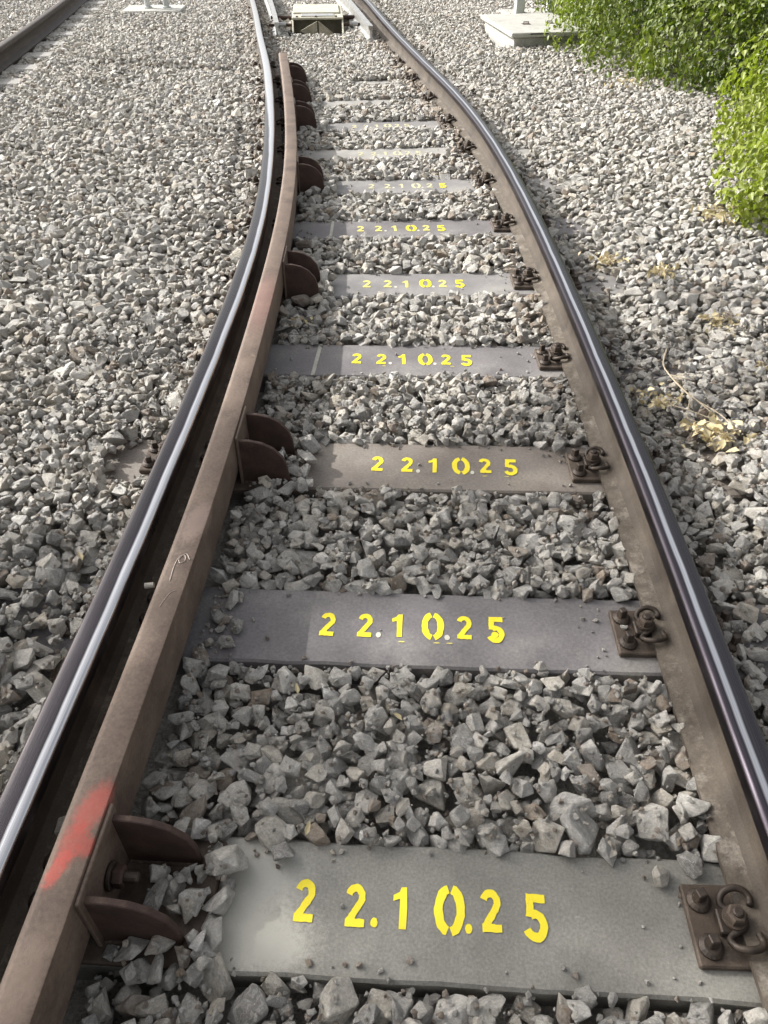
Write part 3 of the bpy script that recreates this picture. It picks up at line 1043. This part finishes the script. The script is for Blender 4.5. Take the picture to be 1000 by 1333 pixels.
# where the centre of a stone may not be
BAD = np.zeros_like(T, bool)
BAD |= (GXm > xl - .082) & (GXm < xl + .030)
BAD |= (GXm > xr - .034) & (GXm < xr + .082)
gmask = (GXm > xl) & (GXm < xg + GW + .006) & (GYm < 8.52)
BAD |= gmask
topclear = SL & inside & (GYm < 8.3)
buried = np.zeros_like(SL)
for (x0, x1, y0, y1) in [(-.55, -.40, 1.1, 1.7), (-.50, -.41, .5, .85), (.45, .75, 5.8, 8.3), (-.9, -.3, 8.0, 8.4), (.58, .72, 4.9, 5.4), (-.45, -.33, 5.0, 5.35), (-.42, -.30, 2.02, 2.10), (.1, .45, 5.78, 5.83)]:
    buried |= (GXm > x0) & (GXm < x1) & (GYm > y0) & (GYm < y1)
buried |= SL & (GYm > 7.2) & (np.sin(GXm * 9) * np.sin(GYm * 7 + GXm * 3) > .45)
buried &= SL
for (bx_, by_) in brackets:
    buried |= SL & (GXm > bx_ - .05) & (GXm < bx_ + .222) & (np.abs(GYm - by_) < .17)
BAD |= topclear & ~buried
BAD |= hole > .45
for (px_, py_, s_) in plates:
    m_ = (np.abs(GYm - py_) < .068)
    if s_ < 0: m_ &= (GXm < px_) & (GXm > px_ - .128)
    else: m_ &= (GXm > px_ - .05) & (GXm < px_ + .12)
    BAD |= m_
for (bx_, by_) in brackets:
    for s_ in (-1, 1):
        BAD |= (np.abs(GYm - by_ - s_ * .078) < .03) & (GXm > bx_ - .02) & (GXm < bx_ + .175)
    BAD |= (np.abs(GYm - by_) < .06) & (GXm > bx_ - .02) & (GXm < bx_ + .075)
# machine, chamber, footing
BAD |= (np.abs(GXm - PMX) < .36) & (GYm > PMY - .38) & (GYm < 12.1)
BAD |= (np.abs(GXm - 1.70) < .52) & (np.abs(GYm - 10.3) < .68)
BAD |= (np.abs(GXm + 3.14) < .42) & (np.abs(GYm - 12.45) < .32)
xo = np.array([XO(v) for v in gy])[:, None]
BAD |= (GXm > xo - .09) & (GXm < xo + .05)
T = np.where(np.abs(GXm - xo + .82) < 1.6, np.minimum(T, -.165), T)
T = np.where((GXm > xo + .02) & (GXm < xo + .34) & (GYm > 7.5), -.188, T)

base = T - .075
Hm = base.copy()
Hm[SL] = np.maximum(Hm[SL], SLEEPER_Z)
# base sheet under the stones
def heightfield_mesh(step):
    xs = np.arange(X0 - 1.5, X1 + 1.5 + 1e-6, step)
    ysn = np.arange(Y0 - 2.2, Y1 + 2, step)
    ix = np.clip(((xs - X0) / GR).astype(int), 0, NX - 1)
    iy = np.clip(((ysn - Y0) / GR).astype(int), 0, NY - 1)
    V = []
    for a, yv in enumerate(ysn):
        row = base[iy[a], ix] - .008
        V += list(zip(xs, [yv] * len(xs), row))
    n = len(xs)
    F = [(a * n + b, a * n + b + 1, (a + 1) * n + b + 1, (a + 1) * n + b) for a in range(len(ysn) - 1) for b in range(n - 1)]
    me = bpy.data.meshes.new('ballast_base')
    me.from_pydata(V, [], [tuple(int(q) for q in f) for f in F])
    return me
ballast = tag(put('ballast', heightfield_mesh(.10), M['bed']), kind='structure')
# wide ground
me = bpy.data.meshes.new('ground')
me.from_pydata([(-400, -200, -.34), (400, -200, -.34), (400, 900, -.34), (-400, 900, -.34)], [], [(0, 1, 2, 3)])
tag(put('ground', me, M['soil']), kind='structure')

# stone meshes
def stone_mesh(seed, npts, detail, rusty=False):
    rr = random.Random(seed)
    bm = bmesh.new()
    for _ in range(npts):
        v = Vector((rr.gauss(0, 1), rr.gauss(0, 1), rr.gauss(0, 1))).normalized()
        k = max(abs(v.x), abs(v.y), abs(v.z)) ** .55
        v = v / k * rr.uniform(.72, 1.05)
        bm.verts.new(v * .92)
    res = bmesh.ops.convex_hull(bm, input=bm.verts)
    bmesh.ops.delete(bm, geom=[g for g in res['geom_interior'] if isinstance(g, bmesh.types.BMVert)] , context='VERTS')
    bmesh.ops.dissolve_limit(bm, angle_limit=R(14), verts=bm.verts, edges=bm.edges)
    if detail:
        bmesh.ops.bevel(bm, geom=list(bm.edges), offset=.045, segments=1, affect='EDGES', clamp_overlap=True)
    bmesh.ops.triangulate(bm, faces=bm.faces)
    bmesh.ops.subdivide_edges(bm, edges=[e for e in bm.edges if e.calc_length() > .42], cuts=1)
    bmesh.ops.triangulate(bm, faces=bm.faces)
    for v in bm.verts:
        n_ = mnoise.noise_vector(v.co * 1.9 + Vector((seed, 0, 0)))
        v.co += n_ * .085
    me = from_bm(bm, 'stone')
    me.materials.append(M['stone_rusty' if rusty else 'stone'])
    return me
NV = 22
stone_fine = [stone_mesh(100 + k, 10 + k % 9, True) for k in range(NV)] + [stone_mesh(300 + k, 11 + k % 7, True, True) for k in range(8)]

def xlim(y): return .5 * (.763 * max(y, 0) + 1.2) + .75
import time
_t0 = time.time()
pos, rot, scl, vid = [], [], [], []
def try_place(x, y, r, a, b, c, force=False):
    ix, iy = int((x - X0) / GR), int((y - Y0) / GR)
    k = max(1, int(r / GR))
    if ix < k + 1 or iy < k + 1 or ix > NX - k - 2 or iy > NY - k - 2: return None
    if BAD[iy, ix] and not force: return None
    patch = Hm[iy - k:iy + k + 1, ix - k:ix + k + 1]
    dome = DOME[k]
    m = dome > 0
    under = (patch + dome * c)[m]          # the height at which the belly would touch
    zc = .36 * under.max() + .64 * under.mean() + .08 * c
    if not force and zc + c * .45 > T[iy, ix] + TOL: return None
    top = zc + dome * c * .9
    patch[m] = np.maximum(patch[m], top[m])
    return zc
DOME = {}
for k in range(1, 9):
    q = np.arange(-k, k + 1) / (k + .35)
    rr_ = q[:, None] ** 2 + q[None, :] ** 2
    DOME[k] = np.where(rr_ < 1, np.sqrt(np.clip(1 - rr_, 0, 1)), 0)
area_pts = []
# candidates
def candidates(n):
    yv = Y0 + .05 + (Y1 - Y0 - .1) * rng.random(n)
    xv = X0 + (X1 - X0) * rng.random(n)
    keep = np.abs(xv) < (.5 * (.763 * np.maximum(yv, 0) + 1.2) + 1.5)
    return xv[keep], yv[keep]
TOL = .0
for wave in range(4):
    n = (120000, 220000, 180000, 120000)[wave]
    cx, cy = candidates(n)
    siz = rng.lognormal(math.log(.0315), .30, len(cx))
    siz = np.clip(siz, .014, .056) * (1.08, 1.02, .8, .48)[wave]
    el = rng.uniform(.70, 1.36, (len(cx), 3))
    TOL = (-.012, .008, .016, .006)[wave]
    for k in range(len(cx)):
        s_ = siz[k]
        a, b, c = s_ * el[k, 0] * 1.08, s_ * el[k, 1], s_ * min(el[k, 2], 1.15) * .78
        # pick the lower of two nearby places
        x, y = cx[k], cy[k]
        r = (a + b) * .5 * .86
        z = try_place(x, y, r, a, b, c)
        if z is None: continue
        pos.append((x, y, z))
        tilt = rng.normal(0, .38, 2)
        rot.append((tilt[0], tilt[1], rng.uniform(0, 6.283)))
        scl.append((a, b, c * 1.08))
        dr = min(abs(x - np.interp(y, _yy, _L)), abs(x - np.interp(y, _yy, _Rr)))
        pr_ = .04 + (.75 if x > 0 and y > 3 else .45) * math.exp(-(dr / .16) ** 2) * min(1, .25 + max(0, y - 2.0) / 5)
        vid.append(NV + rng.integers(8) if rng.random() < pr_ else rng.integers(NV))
pos = np.array(pos); rot = np.array(rot); scl = np.array(scl); vid = np.array(vid)
def grit(n, xlo, xhi, ylo, yhi, keep):
    out = []
    for _ in range(n):
        x, y = rng.uniform(xlo, xhi), rng.uniform(ylo, yhi)
        ix, iy = int((x - X0) / GR), int((y - Y0) / GR)
        if not keep(x, y, ix, iy): continue
        s_ = rng.uniform(.003, .0085)
        out.append((x, y, Hm[iy, ix] + s_ * .4, s_))
    return out
gl_ = BAD & ~SL
extra = grit(16000, -1.6, 1.7, .2, 3.2, lambda x, y, ix, iy: not BAD[iy, ix])
# crumbs along the sleeper edges and ends, thinning out towards the middle
def on_sleeper(x, y, ix, iy):
    if not SL[iy, ix] or gmask[iy, ix]: return False
    d = 9
    for q in (-4, 4):
        if not SL[iy + q, ix]: d = 2
    e = min(abs(x - XG(y) - GW), abs(XR(y) - .13 - x))
    return XG(y) + GW < x < XR(y) - .13 and rng.random() < (.30 if d == 2 else .012) + .5 * math.exp(-(e / .06) ** 2)
extra += [(a, b, SLEEPER_Z + d * .5, d) for a, b, c, d in grit(9000, -.6, .8, .2, 6.0, on_sleeper)]
print('stones', len(pos), 'in %.1fs' % (time.time() - _t0))

# the 300 stones that show largest are single parts; the rest are one mass
fpx = 1333 / 36 * cam_d.lens
cp, sp = math.cos(PITCH), math.sin(PITCH)
dy_, dz_ = pos[:, 1], pos[:, 2] - CAM_H
Z = dy_ * cp - dz_ * sp
u = pos[:, 0] / Z
v = -(dy_ * sp + dz_ * cp) / Z
iy = np.clip(((pos[:, 1] - Y0) / GR).astype(int), 0, NY - 1)
ix = np.clip(((pos[:, 0] - X0) / GR).astype(int), 0, NX - 1)
ontop = pos[:, 2] + scl[:, 2] * .75 > Hm[iy, ix]
vis = (np.abs(u) < .49) & (np.abs(v) < .655) & ontop & (Z > .1)
score = np.where(vis, (scl[:, 0] * scl[:, 1]) ** .5 / Z, 0)
order = np.argsort(-score)[:300]
chosen = np.zeros(len(pos), bool); chosen[order] = True
for k in order:
    o = bpy.data.objects.new('stone', stone_fine[vid[k]])
    o.location = pos[k]; o.rotation_euler = rot[k]; o.scale = scl[k]
    o.parent = ballast
    C.objects.link(o)

def gravel_object(P, Rt, Sc, Vd):
    me = bpy.data.meshes.new('gravel')
    me.from_pydata([tuple(p) for p in P], [], [])
    for nm, arr in (('rot', Rt), ('scl', Sc)):
        at = me.attributes.new(nm, 'FLOAT_VECTOR', 'POINT')
        at.data.foreach_set('vector', np.ascontiguousarray(arr, dtype=np.float32).ravel())
    at = me.attributes.new('vid', 'INT', 'POINT')
    at.data.foreach_set('value', np.ascontiguousarray(Vd, dtype=np.int32))
    o = bpy.data.objects.new('gravel', me)
    C.objects.link(o)
    o.parent = ballast
    src = bpy.data.collections.new('stone_shapes')
    for k, sm in enumerate(stone_fine):
        src.objects.link(bpy.data.objects.new('stone_shape_%02d' % k, sm))
    ng = bpy.data.node_groups.new('scatter_stones', 'GeometryNodeTree')
    ng.interface.new_socket('Geometry', in_out='INPUT', socket_type='NodeSocketGeometry')
    ng.interface.new_socket('Geometry', in_out='OUTPUT', socket_type='NodeSocketGeometry')
    gi = ng.nodes.new('NodeGroupInput'); go = ng.nodes.new('NodeGroupOutput')
    ip = ng.nodes.new('GeometryNodeInstanceOnPoints')
    ci = ng.nodes.new('GeometryNodeCollectionInfo')
    ci.inputs['Collection'].default_value = src
    ci.inputs['Separate Children'].default_value = True
    ci.inputs['Reset Children'].default_value = True
    def attr(nm, ty):
        a = ng.nodes.new('GeometryNodeInputNamedAttribute')
        a.data_type = ty
        a.inputs[0].default_value = nm
        return a.outputs[0]
    ng.links.new(gi.outputs[0], ip.inputs['Points'])
    ng.links.new(ci.outputs[0], ip.inputs['Instance'])
    ip.inputs['Pick Instance'].default_value = True
    ng.links.new(attr('vid', 'INT'), ip.inputs['Instance Index'])
    ng.links.new(attr('rot', 'FLOAT_VECTOR'), ip.inputs['Rotation'])
    ng.links.new(attr('scl', 'FLOAT_VECTOR'), ip.inputs['Scale'])
    ng.links.new(ip.outputs[0], go.inputs[0])
    md = o.modifiers.new('scatter', 'NODES')
    md.node_group = ng
    return tag(o, kind='stuff')
rest = ~chosen
ex = np.array(extra)
gravel_object(np.concatenate([pos[rest], ex[:, :3]]), np.concatenate([rot[rest], rng.uniform(0, 6.28, (len(ex), 3))]),
              np.concatenate([scl[rest], ex[:, 3:4] * rng.uniform(.7, 1.3, (len(ex), 3))]), np.concatenate([vid[rest], rng.integers(0, NV + 8, len(ex))]))

# single stones lying on sleepers
LOOSE = [(-.212, .770, .036, .028, .027, 'pale pointed stone overhanging the far edge of the nearest sleeper'),
         (.575, .722, .027, .024, .022, 'rounded cream stone at the corner of the nearest sleeper, beside the fastening plate'),
         (.640, .745, .036, .026, .024, 'white angular stone leaning on the nearest fastening plate'),
         (.409, 1.268, .024, .018, .015, 'small grey stone on the near edge of the second sleeper'),
         (.622, 2.245, .032, .027, .026, 'brownish rounded stone beside the fastening on the third sleeper'),
         (.335, 3.535, .050, .030, .014, 'flat pale stone on the near edge of the fifth sleeper, nearer the track middle'),
         (.505, 3.520, .058, .026, .013, 'long flat pale stone on the near edge of the fifth sleeper, nearer the bush side'),
         (-.372, .665, .040, .034, .030, 'large whitish stone between the nearest bracket and the stained sleeper end'),
         (-.345, .735, .030, .026, .024, 'small white stone touching the outer rib of the nearest bracket'),
         (-.318, .700, .024, .018, .017, 'thin pale stone leaning on the stained end of the nearest sleeper'),
         (-.330, .590, .026, .022, .020, 'broken stone at the near corner of the stained sleeper end'),
         (.655, 1.395, .013, .011, .010, 'chip of stone lying on the plate of the second fastening')]
for k, (x, y, a, b, c, lab) in enumerate(LOOSE):
    z = SLEEPER_Z + c * .80 + (.012 if 'plate' in lab and k > 5 or 'bracket' in lab else 0)
    o = bpy.data.objects.new('loose_stone', stone_fine[(k * 5 + 3) % NV])
    o.location = (x, y, z); o.scale = (a, b, c); o.rotation_euler = (.15 * math.sin(k * 2.1), .15 * math.cos(k * 1.7), k * .8 + .3)
    C.objects.link(o)
    tag(o, lab, 'stone')

# ------------------------------------------------------------------ foliage
def leaf_cloud(name, P, Nn, size, tint, mat, parent=None, aspect=.62):
    """P positions, Nn outward directions; each leaf is a folded pointed blade of four triangles"""
    n = len(P)
    up = rng.normal(0, 1, (n, 3))
    nrm = Nn * 1.0 + rng.normal(0, .55, (n, 3))
    nrm /= np.linalg.norm(nrm, axis=1)[:, None]
    # leaf axis: in the leaf plane, tending downwards
    ax = rng.normal(0, .7, (n, 3)) + np.array([0, 0, -.9])
    ax -= nrm * np.sum(ax * nrm, axis=1)[:, None]
    ax /= np.linalg.norm(ax, axis=1)[:, None] + 1e-9
    sd_ = np.cross(nrm, ax)
    s = size * rng.uniform(.45, 1.35, n)[:, None]
    w_ = s * aspect * .5
    fold = -nrm * s * .12
    b0 = P
    l1 = P + ax * s * .30 + sd_ * w_ + fold * -1
    r1 = P + ax * s * .30 - sd_ * w_ + fold * -1
    l2 = P + ax * s * .68 + sd_ * w_ * .62 - fold * .5
    r2 = P + ax * s * .68 - sd_ * w_ * .62 - fold * .5
    tp = P + ax * s + fold * .8
    V = np.stack([b0, l1, l2, tp, r2, r1], axis=1).reshape(-1, 3)
    base_i = (np.arange(n) * 6)[:, None]
    F = np.concatenate([base_i + np.array([0, 1, 2]), base_i + np.array([0, 2, 3]), base_i + np.array([0, 3, 4]), base_i + np.array([0, 4, 5])])
    me = bpy.data.meshes.new(name)
    me.vertices.add(len(V)); me.vertices.foreach_set('co', V.astype(np.float32).ravel())
    me.loops.add(len(F) * 3); me.loops.foreach_set('vertex_index', F.astype(np.int32).ravel())
    me.polygons.add(len(F)); me.polygons.foreach_set('loop_start', np.arange(len(F), dtype=np.int32) * 3)
    me.polygons.foreach_set('loop_total', np.full(len(F), 3, dtype=np.int32))
    me.update(calc_edges=True)
    at = me.attributes.new('tint', 'FLOAT', 'POINT')
    at.data.foreach_set('value', np.repeat(np.clip(tint, 0, 1), 6).astype(np.float32))
    me.validate()
    return put(name, me, mat, parent)

def lumpy(dirs, seed, amp):
    r_ = np.random.default_rng(seed)
    out = np.zeros(len(dirs))
    for k in range(9):
        d = r_.normal(0, 1, 3); d /= np.linalg.norm(d)
        f = r_.uniform(3, 9)
        out += np.sin(dirs @ d * f + r_.uniform(0, 6.28)) * amp / 3
    return out

def shell_points(ells, n, seed, amp=.16, zmin=-.2, depth=.3):
    P, N_, rim = [], [], []
    tot = sum(e[3] * e[4] + e[4] * e[5] + e[3] * e[5] for e in ells)
    for j, (cx, cy, cz, rx, ry, rz) in enumerate(ells):
        m = int(n * (rx * ry + ry * rz + rx * rz) / tot)
        d = rng.normal(0, 1, (m, 3)); d /= np.linalg.norm(d, axis=1)[:, None]
        q = 1 + lumpy(d, seed + j, amp) - rng.random(m) ** 1.6 * depth
        p = np.array([cx, cy, cz]) + d * q[:, None] * np.array([rx, ry, rz])
        nn = d / np.array([rx, ry, rz]); nn /= np.linalg.norm(nn, axis=1)[:, None]
        keep = p[:, 2] > zmin
        # drop points deep inside another ellipsoid
        for i2, e in enumerate(ells):
            if i2 == j: continue
            dd = ((p - np.array(e[:3])) / np.array(e[3:])) 
            keep &= np.sum(dd * dd, axis=1) > .45
        P.append(p[keep]); N_.append(nn[keep])
    return np.concatenate(P), np.concatenate(N_)

def bush(label, ells, n, leaf, seed, young, loc):
    t = thing('bush', label, 'bush', loc)
    L = Vector(loc)
    P, N_ = shell_points(ells, n, seed, depth=.5)
    patch = np.sin(P[:, 0] * 3.1 + seed) * np.sin(P[:, 1] * 2.7 + 1) * np.sin(P[:, 2] * 4 + 2)
    tint = young + .20 * patch + rng.normal(0, .14, len(P)) + .42 * np.clip(-N_[:, 0] - .35, 0, 1) + .22 * np.clip(N_[:, 2] - .5, 0, 1)  # leaves facing left and up tinted brighter: sunlight put into the colour
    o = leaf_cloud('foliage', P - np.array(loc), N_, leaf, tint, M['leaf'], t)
    bm = bmesh.new()
    rr = random.Random(seed)
    for (cx, cy, cz, rx, ry, rz) in ells:
        for k in range(12):
            a = rr.uniform(0, 6.28)
            e = Vector((cx + rx * .8 * math.cos(a), cy + ry * .8 * math.sin(a), cz + rz * rr.uniform(-.1, .6))) - L
            s0 = Vector((cx + .3 * rx * math.cos(a), cy + .3 * ry * math.sin(a), -.22)) - L
            mid = (s0 + e) / 2 + Vector((rr.uniform(-.1, .1), rr.uniform(-.1, .1), .12))
            add_tube(bm, smooth_path([s0, mid, e], 3), .012, 5, .004)
    put('stems', from_bm(bm), M['bark'], t)
    return t
bush('big green leafy bush spilling towards the ballast behind the chamber', [(3.20, 9.35, .0, 1.42, 1.3, 1.6), (3.45, 8.2, -.1, 1.3, 1.15, 1.2), (3.9, 7.2, -.1, 1.3, .95, 1.0), (4.6, 8.6, .3, 1.6, 1.6, 1.6), (3.4, 10.9, .2, 1.5, 1.4, 1.6)], 170000, .052, 3, .33, (3.6, 8.8, -.2))
bush('smaller yellow-green bush with a dark shadow at its foot', [(2.68, 4.40, -.04, .80, .60, .54), (3.3, 4.9, .2, .9, .8, .75), (3.0, 5.45, .1, .75, .6, .6)], 42000, .045, 21, .70, (2.9, 5.2, -.2))

# added crown out of view, shaped to shade the near track
def added_shade_tree(loc, crown, n, label):
    t = thing('tree', label, 'tree', loc)
    bm = bmesh.new()
    top = Vector(crown[0][:3]) - Vector(loc)
    add_tube(bm, smooth_path([(0, 0, 0), (.1, .05, top.z * .4), (-.05, .1, top.z * .75), (top.x, top.y, top.z + .6)], 5), .28, 10, .07)
    rr = random.Random(4)
    for k in range(14):
        a = k * 2.4
        z0 = top.z * (.5 + .035 * k)
        e = crown[k % len(crown)]
        q = Vector((e[0] + e[3] * .7 * math.cos(a), e[1] + e[4] * .7 * math.sin(a), e[2] + e[5] * rr.uniform(-.3, .5))) - Vector(loc)
        s0 = Vector((0, .05, z0))
        add_tube(bm, smooth_path([s0, (s0 + q) / 2 + Vector((0, 0, .3)), q], 4), .09, 6, .02)
    put('trunk', from_bm(bm, smooth=True), M['bark'], t)
    P, N_ = shell_points(crown, n, 50, .14, 1, .75)
    leaf_cloud('crown', P - np.array(loc), N_, .09, rng.random(len(P)), M['treeleaf'], t, .7)
TH = 6.6
off = Vector((sun_dir.x, sun_dir.y)) * ((TH + .19) / sun_dir.z)
tx, ty = off.x, off.y
crown = []
for (sx, sy, rx, ry, rz) in [(-1.0, -.1, 1.2, 1.25, .6), (.1, .7, .9, 1.35, .5), (.7, 1.45, .5, .85, .35), (2.3, .2, 1.2, 1.3, .5), (.3, -1.2, 2.0, 1.2, .7), (3.4, .6, .9, 1.1, .4), (.6, 2.5, .30, .30, .12), (1.15, 2.95, .30, .18, .07), (1.75, 3.25, .36, .18, .07), (2.4, 3.4, .4, .22, .1)]:
    crown.append((tx + sx, ty + sy, TH + .15 * math.sin(sx * 3), rx, ry, rz))
added_shade_tree((tx, ty, -.34), crown, 9000, 'tall leafy tree shading the near track from beyond the neighbouring track')

# dry weeds and fallen leaves
def weed(label, x, y, z, n, rad, leaf, seed, young=.6, cat='dried plant'):
    t = thing('dried_weed', label, cat, (x, y, z))
    r_ = np.random.default_rng(seed)
    P = r_.normal(0, 1, (n, 3)) * np.array([rad, rad * .8, rad * .25])
    P[:, 2] = np.abs(P[:, 2]) + .004
    Nn = r_.normal(0, .5, (n, 3)) + np.array([0, -.2, .8])
    leaf_cloud('leaves', P, Nn, leaf, r_.normal(young, .25, n), M['dryleaf'], t, .7)
    bm = bmesh.new()
    rr = random.Random(seed)
    for k in range(6):
        a = rr.uniform(0, 6.28)
        add_tube(bm, smooth_path([(0, 0, -.02), (rad * .6 * math.cos(a), rad * .5 * math.sin(a), .02), (rad * 1.5 * math.cos(a + .3), rad * 1.3 * math.sin(a + .3), .008)], 3), .0016, 5)
    put('stalks', from_bm(bm), M['twig'], t)
    return t
zt = -.128
weed('withered yellow leaf tuft at the tip of the long dry vine', 1.165, 2.25, zt + .012, 110, .052, .036, 1, .8)
weed('small dry yellow tuft beside the rail where the shade begins', 1.135, 3.80, zt + .005, 60, .05, .028, 2, .65)
weed('small yellow tuft between the rail and the foot of the yellow-green bush', 1.375, 3.64, zt + .005, 55, .045, .03, 3, .75)
weed('dry yellow tuft on the sunny stones above the vine', 1.47, 3.10, zt + .005, 60, .05, .03, 4, .7)
weed('low dry tuft against the rail, below the root of the vine', 1.03, 2.47, zt + .005, 60, .05, .026, 5, .6)
weed('yellow tuft at the frame edge on sunny stones', 1.52, 2.72, zt, 16, .03, .03, 6, .6)
weed('dead straw and leaves spread under the yellow-green bush', 1.95, 4.42, zt + .01, 60, .09, .04, 7, .35)
weed('small yellow sprig between the check rail and the fourth sleeper', -.39, 3.20, -.165, 22, .026, .018, 8, .85)
weed('brown litter along the foot of the big bush', 2.25, 7.75, zt, 60, .14, .04, 9, .3)
v = thing('dry_vine', 'long pale dry vine stem curving over the ballast by the rail', 'dry vine', (1.12, 2.6, zt))
for k, pts in enumerate([[(.05, .26, .01), (-.005, .12, .02), (.0, .02, .018), (.03, -.12, .02), (.10, -.25, .022), (.125, -.36, .02)],
                         [(.0, .02, .018), (.02, -.08, .02), (.05, -.18, .024), (.095, -.27, .01), (.07, -.34, .015)],
                         [(.03, -.12, .02), (.0, -.2, .012), (-.02, -.26, .014), (.05, -.30, .01)],
                         [(.0, .04, .018), (.05, -.01, .03), (.09, .02, .02)],
                         [(-.10, -.14, .01), (-.03, -.2, .02), (.06, -.27, .018), (.1, -.33, .012)]]):
    bm = bmesh.new()
    add_tube(bm, smooth_path(pts, 5), .0034 if k == 0 else .0022, 6, .0012)
    put('stem', from_bm(bm), M['twig'], v)

def dead_leaf(label, x, y, z, s, a, tilt):
    V = [(0, 0, 0), (.28, .5, .1), (.2, 1.0, .04), (0, 1.5, -.05), (-.2, 1.0, .06), (-.28, .5, .12), (0, .6, -.02)]
    F = [(0, 1, 6), (1, 2, 6), (2, 3, 6), (3, 4, 6), (4, 5, 6), (5, 0, 6)]
    me = bpy.data.meshes.new('leaf'); me.from_pydata([(p[0] * s, p[1] * s, p[2] * s) for p in V], [], F)
    at = me.attributes.new('tint', 'FLOAT', 'POINT'); at.data.foreach_set('value', [.5] * 7)
    o = put('fallen_leaf', me, M['dryleaf'], None, (x, y, z)); o.rotation_euler = (tilt, .2, a)
    tag(o, label, 'leaf')
dead_leaf('narrow tan leaf lying on the ballast outside the polished rail', -.865, 1.59, -.105, .026, .6, .2)
dead_leaf('small yellow leaf caught at the far edge of the nearest sleeper', -.168, .805, -.165, .022, -.2, .5)
dead_leaf('tan leaf in the crib between the nearest two sleepers', -.215, 1.17, -.165, .022, .3, .3)
dead_leaf('tan curled leaf in the crib, nearer the bush-side rail', .045, 1.09, -.16, .024, .9, .2)
# small pale peg in the flangeway
bm = bmesh.new()
add_tube(bm, [(-.012, 0, 0), (.012, .002, .002)], .0085, 10, .0075)
tag(put('peg', from_bm(bm), M['paleslab'], None, (XL(1.43) + .045, 1.43, -.045), None), 'small pale stub wedged in the gap beside the check rail', 'peg')
o = bpy.data.objects.new('loose_stone', stone_fine[2]); o.location = (XL(.79) + .042, .79, -.10); o.scale = (.024, .030, .024); C.objects.link(o)
tag(o, 'pale stone jammed between the polished rail and the check rail', 'stone')
print('built')
